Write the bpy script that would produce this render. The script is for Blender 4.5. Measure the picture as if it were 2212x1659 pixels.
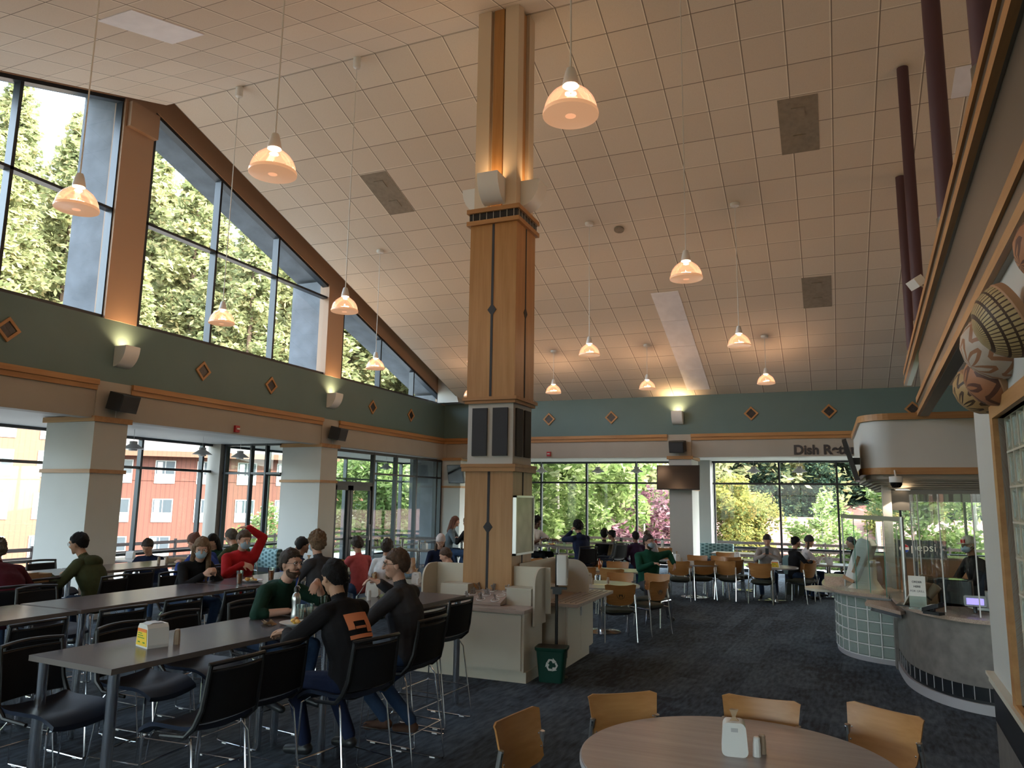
SKY, SUN, EXPO, PEND = 2.4, 12.5, 0.40, 24
import bpy, bmesh, math, random
from math import radians as R, sin, cos, pi, sqrt, atan2
from mathutils import Vector, Matrix, Euler
import numpy as np
random.seed(11)
sc = bpy.context.scene
for o in list(bpy.data.objects): bpy.data.objects.remove(o)
COL = sc.collection
# ---------------------------------------------------------------- camera
EYE = 2.07
FPX, YAW, PITCH, ROLL = 1613.54, 0.397858502, 0.153263476, 0.0153535929
fw = Vector((-sin(YAW)*cos(PITCH), cos(YAW)*cos(PITCH), sin(PITCH)))
rt = Vector((cos(YAW), sin(YAW), 0)); up = rt.cross(fw)
r2 = rt*cos(ROLL)+up*sin(ROLL); u2 = -rt*sin(ROLL)+up*cos(ROLL)
cam = bpy.data.cameras.new('camera'); co = bpy.data.objects.new('camera', cam); COL.objects.link(co)
co.matrix_world = Matrix(((r2.x,u2.x,-fw.x,0),(r2.y,u2.y,-fw.y,0),(r2.z,u2.z,-fw.z,EYE),(0,0,0,1)))
cam.sensor_width = 36; cam.lens = FPX/2212*36; cam.clip_start = .05; cam.clip_end = 800
sc.camera = co
# ---------------------------------------------------------------- world, sun, exposure
w = bpy.data.worlds.new('sky'); sc.world = w; w.use_nodes = True
nt = w.node_tree; bg = nt.nodes['Background']
sky = nt.nodes.new('ShaderNodeTexSky'); sky.sky_type = 'NISHITA'; sky.sun_disc = False
sky.sun_elevation = R(42); sky.sun_rotation = R(70); sky.air_density = 1.0; sky.dust_density = 3.0; sky.ozone_density = 1.5
hs = nt.nodes.new('ShaderNodeHueSaturation'); hs.inputs['Saturation'].default_value = .55
nt.links.new(sky.outputs[0], hs.inputs['Color']); nt.links.new(hs.outputs[0], bg.inputs[0]); bg.inputs[1].default_value = SKY
sl = bpy.data.lights.new('sun', 'SUN'); sl.energy = SUN; sl.color = (1, .93, .80); sl.angle = R(.6)
so = bpy.data.objects.new('sun', sl); COL.objects.link(so)
so.rotation_euler = Vector((.86, -.28, .55)).to_track_quat('Z', 'Y').to_euler()
vs = sc.view_settings; vs.view_transform = 'Standard'; vs.look = 'None'; vs.gamma = 1; vs.use_curve_mapping = False
vs.exposure = EXPO
cy = sc.cycles; cy.use_denoising = True; cy.max_bounces = 7; cy.diffuse_bounces = 4; cy.glossy_bounces = 3
cy.transmission_bounces = 4; cy.transparent_max_bounces = 10; cy.caustics_reflective = False; cy.caustics_refractive = False
cy.sample_clamp_indirect = 4; cy.use_adaptive_sampling = True; cy.adaptive_threshold = .02; cy.blur_glossy = 1.0
# ---------------------------------------------------------------- materials
M = {}
def S(o, k, v):
    if k in o.inputs: o.inputs[k].default_value = v
def mat(name, col, rough=.6, metal=0., spec=.4, var=0., vscale=8., vstretch=(1,1,1), bump=0., bscale=60., emit=None, estr=0., alpha=1., coat=0.):
    m = bpy.data.materials.new(name); m.use_nodes = True; t = m.node_tree; b = t.nodes['Principled BSDF']
    c = (*col, 1)
    b.inputs['Base Color'].default_value = c; b.inputs['Roughness'].default_value = rough; b.inputs['Metallic'].default_value = metal
    S(b, 'Specular IOR Level', spec); S(b, 'Coat Weight', coat)
    if emit: S(b, 'Emission Color', (*emit, 1)); S(b, 'Emission Strength', estr)
    if alpha < 1: b.inputs['Alpha'].default_value = alpha
    m.diffuse_color = c
    if var or bump:
        tc = t.nodes.new('ShaderNodeTexCoord'); mp = t.nodes.new('ShaderNodeMapping'); mp.inputs['Scale'].default_value = vstretch
        t.links.new(tc.outputs['Object'], mp.inputs[0])
    if var:
        n = t.nodes.new('ShaderNodeTexNoise'); n.inputs['Scale'].default_value = vscale; n.inputs['Detail'].default_value = 5
        t.links.new(mp.outputs[0], n.inputs[0])
        mx = t.nodes.new('ShaderNodeMix'); mx.data_type = 'RGBA'
        mx.inputs[6].default_value = (*[max(0, x*(1-var)) for x in col], 1); mx.inputs[7].default_value = (*[min(1, x*(1+var)) for x in col], 1)
        rp = t.nodes.new('ShaderNodeMapRange'); rp.inputs[1].default_value = .3; rp.inputs[2].default_value = .7
        t.links.new(n.outputs[0], rp.inputs[0]); t.links.new(rp.outputs[0], mx.inputs[0]); t.links.new(mx.outputs[2], b.inputs['Base Color'])
    if bump:
        n2 = t.nodes.new('ShaderNodeTexNoise'); n2.inputs['Scale'].default_value = bscale; t.links.new(tc.outputs['Object'], n2.inputs[0])
        bp = t.nodes.new('ShaderNodeBump'); bp.inputs['Strength'].default_value = bump; bp.inputs['Distance'].default_value = .01
        t.links.new(n2.outputs[0], bp.inputs['Height']); t.links.new(bp.outputs[0], b.inputs['Normal'])
    M[name] = m; return m
def mth(t, op, a, b=None, c=None):
    n = t.nodes.new('ShaderNodeMath'); n.operation = op
    for i, v in enumerate((a, b, c)):
        if v is None: continue
        if isinstance(v, (int, float)): n.inputs[i].default_value = v
        else: t.links.new(v, n.inputs[i])
    return n.outputs[0]
def objxyz(t):
    tc = t.nodes.new('ShaderNodeTexCoord'); s = t.nodes.new('ShaderNodeSeparateXYZ'); t.links.new(tc.outputs['Object'], s.inputs[0]); return tc, s
def mixc(t, f, a, b):
    m = t.nodes.new('ShaderNodeMix'); m.data_type = 'RGBA'
    for i, v in ((6, a), (7, b)):
        if isinstance(v, tuple): m.inputs[i].default_value = (*v, 1)
        else: t.links.new(v, m.inputs[i])
    if isinstance(f, (int, float)): m.inputs[0].default_value = f
    else: t.links.new(f, m.inputs[0])
    return m.outputs[2]
def base(name, rough=.6):
    m = mat(name, (.5,.5,.5), rough); return m, m.node_tree, m.node_tree.nodes['Principled BSDF']
def wnoise(t, x, y):
    cb = t.nodes.new('ShaderNodeCombineXYZ'); t.links.new(x, cb.inputs[0]); t.links.new(y, cb.inputs[1])
    n = t.nodes.new('ShaderNodeTexWhiteNoise'); t.links.new(cb.outputs[0], n.inputs[0]); return n.outputs[0]
def noise(t, vec, scale, detail=4):
    n = t.nodes.new('ShaderNodeTexNoise'); n.inputs['Scale'].default_value = scale; n.inputs['Detail'].default_value = detail; t.links.new(vec, n.inputs[0]); return n.outputs[0]
def ceiling_mat():
    m, t, b = base('ceiling_tile', .9); S(b, 'Specular IOR Level', .1)
    tc, s = objxyz(t)
    fx = mth(t, 'DIVIDE', mth(t, 'ADD', s.outputs[0], 10.64+61), .61)
    fy = mth(t, 'DIVIDE', mth(t, 'ABSOLUTE', mth(t, 'SUBTRACT', s.outputs[1], 9.26)), .61/1.0541)
    rx = mth(t, 'FRACT', fx); ry = mth(t, 'FRACT', fy)
    ex = mth(t, 'MINIMUM', rx, mth(t, 'SUBTRACT', 1, rx)); ey = mth(t, 'MINIMUM', ry, mth(t, 'SUBTRACT', 1, ry))
    par = mth(t, 'FRACT', mth(t, 'MULTIPLY', fy, .5)); p2 = mth(t, 'MINIMUM', par, mth(t, 'SUBTRACT', 1, par))      # 0 at even lines, .5 at odd lines
    even = mth(t, 'LESS_THAN', p2, .25)
    dark = mth(t, 'MAXIMUM', mth(t, 'LESS_THAN', rx, .026), mth(t, 'MULTIPLY', mth(t, 'LESS_THAN', ey, .011), mth(t, 'SUBTRACT', 1, even)))
    dark = mth(t, 'MAXIMUM', dark, mth(t, 'MULTIPLY', mth(t, 'MULTIPLY', mth(t, 'LESS_THAN', ry, .03), even), .6))
    lite = mth(t, 'MAXIMUM', mth(t, 'GREATER_THAN', rx, .972), mth(t, 'MULTIPLY', mth(t, 'GREATER_THAN', ry, .975), even))
    wn = wnoise(t, mth(t, 'FLOOR', fx), mth(t, 'FLOOR', fy))
    c = mixc(t, wn, (.66,.595,.52), (.72,.655,.575))
    sp = noise(t, tc.outputs['Object'], 160, 2)
    c = mixc(t, mth(t, 'MULTIPLY', mth(t, 'GREATER_THAN', sp, .60), .22), c, (.30,.26,.22))
    c = mixc(t, mth(t, 'MULTIPLY', lite, .9), c, (.85,.80,.72))
    c = mixc(t, mth(t, 'MULTIPLY', dark, .8), c, (.12,.10,.08))
    t.links.new(c, b.inputs['Base Color'])
def carpet_mat():
    m, t, b = base('carpet', .95); S(b, 'Specular IOR Level', .08)
    tc, s = objxyz(t)
    # planks 0.25 x 1.0 laid at an angle
    mp = t.nodes.new('ShaderNodeMapping'); mp.inputs['Rotation'].default_value = (0, 0, R(3)); t.links.new(tc.outputs['Object'], mp.inputs[0])
    s2 = t.nodes.new('ShaderNodeSeparateXYZ'); t.links.new(mp.outputs[0], s2.inputs[0])
    px = mth(t, 'FLOOR', mth(t, 'MULTIPLY', s2.outputs[0], 4.0))
    py = mth(t, 'FLOOR', mth(t, 'ADD', s2.outputs[1], mth(t, 'MULTIPLY', mth(t, 'FRACT', mth(t, 'MULTIPLY', px, .37)), 1.0)))
    wn = wnoise(t, px, py)
    ms = t.nodes.new('ShaderNodeMapping'); ms.inputs['Scale'].default_value = (14, 3.2, 1); t.links.new(mp.outputs[0], ms.inputs[0])
    n1 = noise(t, ms.outputs[0], 1.6, 6); n2 = noise(t, mp.outputs[0], .55, 4)
    f = mth(t, 'ADD', mth(t, 'MULTIPLY', n1, 1.5), mth(t, 'ADD', mth(t, 'MULTIPLY', wn, .35), mth(t, 'MULTIPLY', n2, 1.1)))
    rp = t.nodes.new('ShaderNodeMapRange'); rp.inputs[1].default_value = 1.15; rp.inputs[2].default_value = 1.85; t.links.new(f, rp.inputs[0])
    c = mixc(t, rp.outputs[0], (.040,.046,.058), (.115,.150,.185))
    nf = noise(t, tc.outputs['Object'], 170, 3)
    c = mixc(t, mth(t, 'MULTIPLY', mth(t, 'SUBTRACT', nf, .35), 1.2), c, (.012,.013,.017))
    t.links.new(c, b.inputs['Base Color'])
    bp = t.nodes.new('ShaderNodeBump'); bp.inputs['Strength'].default_value = .5; bp.inputs['Distance'].default_value = .006
    t.links.new(nf, bp.inputs['Height']); t.links.new(bp.outputs[0], b.inputs['Normal'])
def wood_mat(name, c1, c2, rough=.4, axis=2, scale=1.0):
    m, t, b = base(name, rough); tc, s = objxyz(t)
    st = [9*scale]*3; st[axis] = .7*scale
    mp = t.nodes.new('ShaderNodeMapping'); mp.inputs['Scale'].default_value = st; t.links.new(tc.outputs['Object'], mp.inputs[0])
    n1 = noise(t, mp.outputs[0], 1.3, 6); st2 = t.nodes.new('ShaderNodeMapping'); q = [60*scale]*3; q[axis] = 2*scale; st2.inputs['Scale'].default_value = q
    t.links.new(tc.outputs['Object'], st2.inputs[0]); n2 = noise(t, st2.outputs[0], 1., 3)
    f = mth(t, 'ADD', mth(t, 'MULTIPLY', n1, .75), mth(t, 'MULTIPLY', n2, .35))
    rp = t.nodes.new('ShaderNodeMapRange'); rp.inputs[1].default_value = .38; rp.inputs[2].default_value = .72; t.links.new(f, rp.inputs[0])
    t.links.new(mixc(t, rp.outputs[0], c1, c2), b.inputs['Base Color']); return m
def glass_mat(name, tint=(.93,.97,.96), refl=.06, power=1.0, rough=.02):
    m = bpy.data.materials.new(name); m.use_nodes = True; t = m.node_tree; t.nodes.clear()
    o = t.nodes.new('ShaderNodeOutputMaterial'); tr = t.nodes.new('ShaderNodeBsdfTransparent'); tr.inputs[0].default_value = (*tint, 1)
    gl = t.nodes.new('ShaderNodeBsdfGlossy'); gl.inputs['Roughness'].default_value = rough
    fr = t.nodes.new('ShaderNodeFresnel'); fr.inputs[0].default_value = 1.45
    mx = t.nodes.new('ShaderNodeMixShader')
    f = mth(t, 'MINIMUM', mth(t, 'MULTIPLY', fr.outputs[0], power), .6)
    t.links.new(mth(t, 'ADD', f, refl*.3), mx.inputs[0]); t.links.new(tr.outputs[0], mx.inputs[1]); t.links.new(gl.outputs[0], mx.inputs[2]); t.links.new(mx.outputs[0], o.inputs[0])
    M[name] = m; return m
def leaf_mat(name, c1, c2, c3, scale=.5, trans=.35):
    m = bpy.data.materials.new(name); m.use_nodes = True; t = m.node_tree; t.nodes.clear()
    o = t.nodes.new('ShaderNodeOutputMaterial'); tc = t.nodes.new('ShaderNodeTexCoord')
    n1 = noise(t, tc.outputs['Object'], scale, 5)
    gi = t.nodes.new('ShaderNodeNewGeometry')
    rp = t.nodes.new('ShaderNodeMapRange'); rp.inputs[1].default_value = .35; rp.inputs[2].default_value = .65
    t.links.new(mth(t, 'ADD', mth(t, 'MULTIPLY', n1, .7), mth(t, 'MULTIPLY', gi.outputs['Random Per Island'], .3)), rp.inputs[0])
    c = mixc(t, rp.outputs[0], c1, c2)
    c = mixc(t, mth(t, 'MULTIPLY', mth(t, 'GREATER_THAN', gi.outputs['Random Per Island'], .86), .8), c, c3)
    d = t.nodes.new('ShaderNodeBsdfDiffuse'); tl = t.nodes.new('ShaderNodeBsdfTranslucent'); t.links.new(c, d.inputs[0]); t.links.new(c, tl.inputs[0])
    mx = t.nodes.new('ShaderNodeMixShader'); mx.inputs[0].default_value = trans
    t.links.new(d.outputs[0], mx.inputs[1]); t.links.new(tl.outputs[0], mx.inputs[2]); t.links.new(mx.outputs[0], o.inputs[0])
    M[name] = m; return m
def ribbed_mat(name, c1, c2, axis, pitch, duty=.2, rough=.7):
    m, t, b = base(name, rough); tc, s = objxyz(t)
    f = mth(t, 'LESS_THAN', mth(t, 'FRACT', mth(t, 'DIVIDE', s.outputs[axis], pitch)), duty)
    n = noise(t, tc.outputs['Object'], 1.5, 3)
    t.links.new(mixc(t, f, mixc(t, n, c1, tuple(x*.85 for x in c1)), c2), b.inputs['Base Color']); return m
ceiling_mat(); carpet_mat()
wood_mat('oak_v', (.34,.165,.055), (.44,.235,.09), .38, 2)
wood_mat('oak_x', (.33,.155,.055), (.43,.225,.085), .45, 0)
wood_mat('oak_y', (.33,.155,.055), (.43,.225,.085), .45, 1)
wood_mat('ply', (.34,.15,.045), (.46,.23,.08), .32, 1, .8)
wood_mat('laminate_grey', (.245,.205,.185), (.33,.285,.26), .30, 0, 1.4)
wood_mat('laminate_pink', (.34,.26,.22), (.44,.36,.31), .35, 0, 2)
mat('teal_paint', (.098,.160,.160), .55, var=.05, vscale=1.2)
mat('cream_paint', (.37,.335,.285), .65, var=.03, vscale=2)
mat('white_paint', (.50,.50,.475), .6, var=.02, vscale=2)
mat('brown_paint', (.42,.275,.19), .7)
mat('upper_cream', (.60,.49,.37), .6)
mat('frame_dark', (.022,.026,.034), .35, spec=.5)
mat('concrete', (.165,.175,.195), .9, var=.22, vscale=2.2, bump=.3, bscale=14)
mat('concrete_light', (.42,.41,.39), .9, var=.15, vscale=1.5)
mat('grey_laminate', (.16,.145,.13), .42, var=.25, vscale=7)
mat('granite', (.36,.27,.215), .22, spec=.5, var=.25, vscale=90)
mat('black_tile', (.012,.014,.017), .25, spec=.5)
mat('kick_grey', (.34,.33,.34), .5)
mat('almond', (.55,.51,.42), .45, var=.02, vscale=2)
mat('chrome', (.75,.77,.80), .14, 1.0)
mat('satin_steel', (.50,.50,.50), .30, 1.0)
mat('black_plastic', (.011,.012,.014), .42, spec=.5)
mat('black_mesh', (.012,.013,.016), .8, spec=.15, bump=.4, bscale=400)
mat('blue_vinyl', (.014,.020,.038), .5, spec=.3)
mat('olive_seat', (.045,.050,.038), .7, spec=.25)
mat('table_dark', (.080,.066,.076), .24, spec=.5, var=.12, vscale=3, vstretch=(6,.6,1))
mat('table_edge', (.15,.13,.12), .45)
mat('white_plastic', (.70,.70,.68), .35)
mat('grey_plastic', (.45,.45,.46), .4)
mat('white_metal', (.70,.70,.69), .4)
mat('screen', (.008,.009,.011), .12, spec=.6)
mat('red_plastic', (.38,.02,.03), .4)
mat('green_plastic', (.005,.050,.036), .35, spec=.4)
mat('purple', (.075,.036,.048), .55)
mat('napkin', (.42,.30,.19), .9)
mat('paper', (.75,.74,.70), .8)
mat('yellow_card', (.85,.58,.05), .6)
mat('orange_card', (.80,.22,.05), .6)
mat('shaker_tan', (.42,.33,.24), .5)
mat('tea', (.40,.09,.015), .1, spec=.6)
mat('juice', (.65,.55,.16), .1, spec=.6)
mat('food_a', (.62,.36,.10), .7, var=.5, vscale=60); mat('food_b', (.10,.28,.04), .6); mat('food_c', (.75,.72,.50), .6)
mat('speaker_grey', (.045,.046,.050), .8, bump=.4, bscale=250)
mat('vent_grey', (.25,.22,.18), .8, var=.12, vscale=12)
mat('light_panel', (.74,.74,.78), .5, var=.06, vscale=4, emit=(.80,.84,1.0), estr=.02)
mat('bulb', (1,.8,.6), .5, emit=(1,.62,.30), estr=26)
mat('sconce_glow', (1,.8,.6), .5, emit=(1,.60,.26), estr=4)
mat('down_glow', (1,.9,.8), .5, emit=(1,.80,.55), estr=6)
mat('lcd', (.2,.15,.6), .3, emit=(.35,.28,1.0), estr=1.2)
mat('diamond_glass', (.010,.013,.018), .38, spec=.4, var=.3, vscale=12)
mat('soffit_brown', (.105,.088,.07), .30, spec=.5)
mat('dark_steel', (.085,.075,.065), .28, .6)
mat('asphalt', (.10,.10,.10), .9, var=.1); mat('pavement', (.17,.16,.145), .9, var=.1, vscale=.4)
mat('hill_green', (.035,.05,.018), 1, var=.4, vscale=.3)
mat('trunk', (.10,.065,.045), .95, var=.3, vscale=3); mat('pale_trunk', (.32,.29,.24), .9)
mat('white_trim', (.34,.33,.31), .6); mat('window_dark', (.05,.06,.07), .12, spec=.6); mat('curtain', (.45,.45,.42), .8)
mat('shingle', (.13,.11,.11), .95, var=.2, vscale=5)
mat('cream_wall', (.32,.29,.25), .8); mat('dumpster', (.25,.28,.27), .6); mat('rail_dark', (.03,.02,.018), .6)
ribbed_mat('red_siding', (.115,.036,.022), (.075,.022,.014), 0, .32, .16)
ribbed_mat('red_siding2', (.13,.055,.030), (.10,.04,.022), 0, .32, .16)
ribbed_mat('terracotta', (.24,.105,.085), (.14,.06,.05), 1, .38, .18)
glass_mat('window_glass', (.86,.93,.90), .05, 1.1)
glass_mat('clear_acrylic', (.90,.95,.93), .08, 1.6)
glass_mat('green_glass', (.86,.95,.92), .05, 1.3)
mat('glass_edge', (.10,.30,.24), .2, spec=.6)
leaf_mat('redwood_leaf', (.17,.195,.09), (.36,.355,.18), (.44,.36,.19), .35, .45)
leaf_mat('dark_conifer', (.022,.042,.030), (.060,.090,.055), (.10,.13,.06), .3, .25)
leaf_mat('bright_leaf', (.11,.17,.05), (.30,.36,.14), (.45,.46,.28), .6, .5)
leaf_mat('yellow_leaf', (.12,.14,.05), (.28,.25,.07), (.32,.22,.07), .6, .4)
leaf_mat('maroon_leaf', (.09,.035,.045), (.20,.10,.12), (.26,.16,.17), .6, .3)
mat('skin_light', (.56,.33,.245), .55); mat('skin_tan', (.42,.235,.15), .55); mat('skin_brown', (.24,.125,.075), .55); mat('skin_dark', (.10,.05,.03), .55)
mat('eye_white', (.7,.68,.65), .3); mat('iris', (.03,.02,.015), .2)
mat('hair_black', (.007,.006,.007), .7, spec=.2, bump=.8, bscale=150); mat('hair_dark', (.028,.018,.014), .55, bump=.8, bscale=150, var=.3, vscale=40); mat('hair_brown', (.075,.042,.026), .6, bump=.8, bscale=150, var=.3, vscale=40)
mat('hair_sandy', (.17,.105,.06), .6, bump=.8, bscale=150, var=.3, vscale=40); mat('hair_grey', (.085,.075,.06), .8, bump=.8, bscale=150, var=.3, vscale=40); mat('hair_auburn', (.13,.045,.025), .55, bump=.8, bscale=150, var=.3, vscale=40)
mat('lip', (.40,.17,.14), .5)
for n_, c_ in dict(maroon=(.065,.012,.022), olive=(.050,.060,.030), blackc=(.012,.012,.014), navy=(.012,.018,.045), blue=(.025,.05,.21), red=(.42,.018,.022), charcoal=(.045,.047,.055),
        grey=(.30,.28,.27), forest=(.012,.040,.028), green=(.010,.065,.040), white=(.62,.61,.62), pink=(.42,.085,.09), jeans=(.03,.055,.11), tan=(.24,.16,.09), plum=(.035,.018,.045), lilac=(.58,.50,.49), plaid=(.06,.05,.06), slate=(.13,.17,.20), sole=(.55,.48,.38), brownshoe=(.10,.055,.04)).items():
    mat('cloth_'+n_, c_, .9, spec=.15, var=.12, vscale=14, bump=.9, bscale=11)
mat('mask_blue', (.33,.45,.55), .85); mat('orange_print', (.70,.24,.11), .8)
# ---------------------------------------------------------------- mesh tools
class MB:
    def __init__(s): s.v = []; s.f = []; s.mi = []; s.m = 0
    def add(s, vs, fs):
        k = len(s.v); s.v += [tuple(p) for p in vs]; s.f += [tuple(i+k for i in f) for f in fs]; s.mi += [s.m]*len(fs); return s
    def box(s, x0, x1, y0, y1, z0, z1):
        return s.add([(x0,y0,z0),(x1,y0,z0),(x1,y1,z0),(x0,y1,z0),(x0,y0,z1),(x1,y0,z1),(x1,y1,z1),(x0,y1,z1)],
                     [(0,3,2,1),(4,5,6,7),(0,1,5,4),(1,2,6,5),(2,3,7,6),(3,0,4,7)])
    def obox(s, c, dx, dy, dz, rot=None):
        m = Euler(rot or (0,0,0)).to_matrix(); c = Vector(c)
        vs = [c + m @ Vector((a*dx/2, b*dy/2, d*dz/2)) for d in (-1,1) for a, b in ((-1,-1),(1,-1),(1,1),(-1,1))]
        return s.add(vs, [(0,3,2,1),(4,5,6,7),(0,1,5,4),(1,2,6,5),(2,3,7,6),(3,0,4,7)])
    def prism(s, poly, z0, z1):
        n = len(poly); vs = [(x,y,z0) for x,y in poly]+[(x,y,z1) for x,y in poly]
        return s.add(vs, [tuple(range(n))[::-1], tuple(range(n,2*n))]+[(i,(i+1)%n,n+(i+1)%n,n+i) for i in range(n)])
    def prism_x(s, poly, x0, x1):   # poly in (y,z)
        n = len(poly); vs = [(x0,y,z) for y,z in poly]+[(x1,y,z) for y,z in poly]
        return s.add(vs, [tuple(range(n))[::-1], tuple(range(n,2*n))]+[(i,(i+1)%n,n+(i+1)%n,n+i) for i in range(n)])
    def prism_y(s, poly, y0, y1):   # poly in (x,z)
        n = len(poly); vs = [(x,y0,z) for x,z in poly]+[(x,y1,z) for x,z in poly]
        return s.add(vs, [tuple(range(n)), tuple(range(n,2*n))[::-1]]+[(i,n+i,n+(i+1)%n,(i+1)%n) for i in range(n)])
    def loft(s, rings, caps=True):
        n = len(rings[0]); vs = [p for r in rings for p in r]; fs = []
        for k in range(len(rings)-1):
            for i in range(n): fs.append((k*n+i, k*n+(i+1)%n, (k+1)*n+(i+1)%n, (k+1)*n+i))
        if caps: fs += [tuple(range(n))[::-1], tuple(range((len(rings)-1)*n, len(rings)*n))]
        return s.add(vs, fs)
    def tube(s, pts, r, n=8, closed=False):
        P = [Vector(p) for p in pts]; rs = r if isinstance(r, (list, tuple)) else [r]*len(P); rings = []; ref = None
        for i, p in enumerate(P):
            if closed: d = P[(i+1)%len(P)]-P[i-1]
            else: d = (P[min(i+1,len(P)-1)]-P[max(i-1,0)])
            d.normalize()
            if ref is None: ref = Vector((0,0,1)) if abs(d.z) < .9 else Vector((1,0,0))
            a = d.cross(ref); 
            if a.length < 1e-4: a = d.orthogonal()
            a.normalize(); b = d.cross(a).normalized(); ref = a.cross(d).normalized() if False else ref
            rings.append([p + a*cos(2*pi*j/n)*rs[i] + b*sin(2*pi*j/n)*rs[i] for j in range(n)])
        if closed: rings.append(rings[0])
        return s.loft(rings, not closed)
    def lathe(s, prof, c=(0,0,0), n=24):
        c = Vector(c); rings = [[c+Vector((max(r,1e-4)*cos(2*pi*j/n), max(r,1e-4)*sin(2*pi*j/n), z)) for j in range(n)] for r, z in prof]
        return s.loft(rings, True)
    def cyl(s, c, r, z0, z1, n=20): return s.lathe([(r,z0),(r,z1)], c, n)
    def ell(s, c, rx, ry, rz, n=12, m=8, rot=None, fn=None):
        R3 = Euler(rot).to_matrix() if rot else Matrix.Identity(3); c = Vector(c); vs = [c+R3@Vector((0,0,-rz))]; fs = []
        for k in range(1, m):
            t = -pi/2+pi*k/m
            for j in range(n):
                a = 2*pi*j/n; vs.append(c+R3@Vector((rx*cos(t)*cos(a), ry*cos(t)*sin(a), rz*sin(t))))
        vs.append(c+R3@Vector((0,0,rz)))
        if fn: vs = [fn(v) for v in vs]
        for j in range(n): fs.append((0, 1+(j+1)%n, 1+j))
        for k in range(m-2):
            for j in range(n): fs.append((1+k*n+j, 1+k*n+(j+1)%n, 1+(k+1)*n+(j+1)%n, 1+(k+1)*n+j))
        T = len(vs)-1
        for j in range(n): fs.append((1+(m-2)*n+j, 1+(m-2)*n+(j+1)%n, T))
        return s.add(vs, fs)
    def xf(s, mtx, k=0):
        s.v = s.v[:k]+[tuple(mtx @ Vector(p)) for p in s.v[k:]]; return s
    def mesh(s, name, mats, smooth=True, ang=35):
        me = bpy.data.meshes.new(name); me.from_pydata(s.v, [], s.f)
        if isinstance(mats, str): mats = [mats]
        for m in mats: me.materials.append(M[m])
        if len(mats) > 1: me.polygons.foreach_set('material_index', s.mi)
        if smooth:
            me.polygons.foreach_set('use_smooth', [True]*len(s.f)); me.update(); me.set_sharp_from_angle(angle=R(ang))
        me.update(); return me
    def build(s, name, mats, parent=None, smooth=True, fix=False, loc=None):
        me = s.mesh(name, mats, smooth)
        if fix:
            b = bmesh.new(); b.from_mesh(me); bmesh.ops.recalc_face_normals(b, faces=b.faces); b.to_mesh(me); b.free()
        o = bpy.data.objects.new(name, me); COL.objects.link(o)
        if parent: o.parent = parent
        if loc: o.location = loc
        return o
def tag(o, label=None, cat=None, group=None, kind=None):
    if label: o['label'] = label
    if cat: o['category'] = cat
    if group: o['group'] = group
    if kind: o['kind'] = kind
    return o
def thing(name, label, cat, loc=(0,0,0), rz=0., group=None):
    o = bpy.data.objects.new(name, None); COL.objects.link(o); o.location = loc; o.rotation_euler = (0,0,rz); o.empty_display_size = .1
    return tag(o, label, cat, group)
def struct(name, mb, mats, smooth=False, fix=False): 
    o = mb.build(name, mats, None, smooth, fix); o['kind'] = 'structure'; return o
def dup(root, loc, rz, label=None, group=None):
    def rec(o, par):
        c = o.copy(); COL.objects.link(c)
        if par: c.parent = par
        for ch in o.children: rec(ch, c)
        return c
    c = rec(root, None); c.location = loc; c.rotation_euler = (0,0,rz)
    if label: c['label'] = label
    if group: c['group'] = group
    return c
class Kind:     # first call uses the prototype itself, later ones copy it
    def __init__(s, maker, cat, group=None): s.maker = maker; s.cat = cat; s.group = group; s.p = None
    def put(s, loc, rz, label, group=None):
        g = group or s.group
        if s.p is None:
            s.p = s.maker(); s.p.location = loc; s.p.rotation_euler = (0,0,rz); tag(s.p, label, s.cat, g); return s.p
        return dup(s.p, loc, rz, label, g)
def ngon(cx, cy, r, n, a0=0, a1=2*pi): return [(cx+r*cos(a0+(a1-a0)*i/n), cy+r*sin(a0+(a1-a0)*i/n)) for i in range(n)]
def rrect(x0, x1, y0, y1, r, n=5):
    out = []
    for cx, cy, a in ((x1-r,y1-r,0),(x0+r,y1-r,pi/2),(x0+r,y0+r,pi),(x1-r,y0+r,3*pi/2)):
        out += [(cx+r*cos(a+pi/2*i/n), cy+r*sin(a+pi/2*i/n)) for i in range(n+1)]
    return out
def text_mesh(txt, size, depth, matname, bold=0.0, name='lettering', font_align='LEFT'):
    cu = bpy.data.curves.new('txt', 'FONT'); cu.body = txt; cu.size = size; cu.extrude = depth; cu.offset = bold; cu.align_x = font_align
    o = bpy.data.objects.new('txt', cu); COL.objects.link(o); bpy.context.view_layer.update()
    me = bpy.data.meshes.new_from_object(o.evaluated_get(bpy.context.evaluated_depsgraph_get())); me.name = name
    bpy.data.objects.remove(o); bpy.data.curves.remove(cu); me.materials.clear(); me.materials.append(M[matname]); return me
# ================================================================ THE ROOM
WX, BY = -11.31, 21.33          # left wall plane, back wall plane
RID, RZ = 9.26, 9.09            # ridge
def cz(y): return RZ-abs(y-RID)/3
GX, GY = -14.6, 24.3            # outer glazing
XR, YS = 9.0, -7.0              # right and rear walls
# floor
struct('floor', MB().box(GX-.2, XR, YS, GY+.2, -.3, 0), 'carpet')
# ceiling slopes (two thin slabs)
m = MB(); m.prism_x([(RID,RZ),(BY+.1,cz(BY+.1)),(BY+.1,cz(BY+.1)+.12),(RID,RZ+.12)], -10.64, XR)
m.prism_x([(YS-.1,cz(YS-.1)),(RID,RZ),(RID,RZ+.12),(YS-.1,cz(YS-.1)+.12)], -10.82, XR)
struct('ceiling', m, 'ceiling_tile', fix=True)
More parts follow.
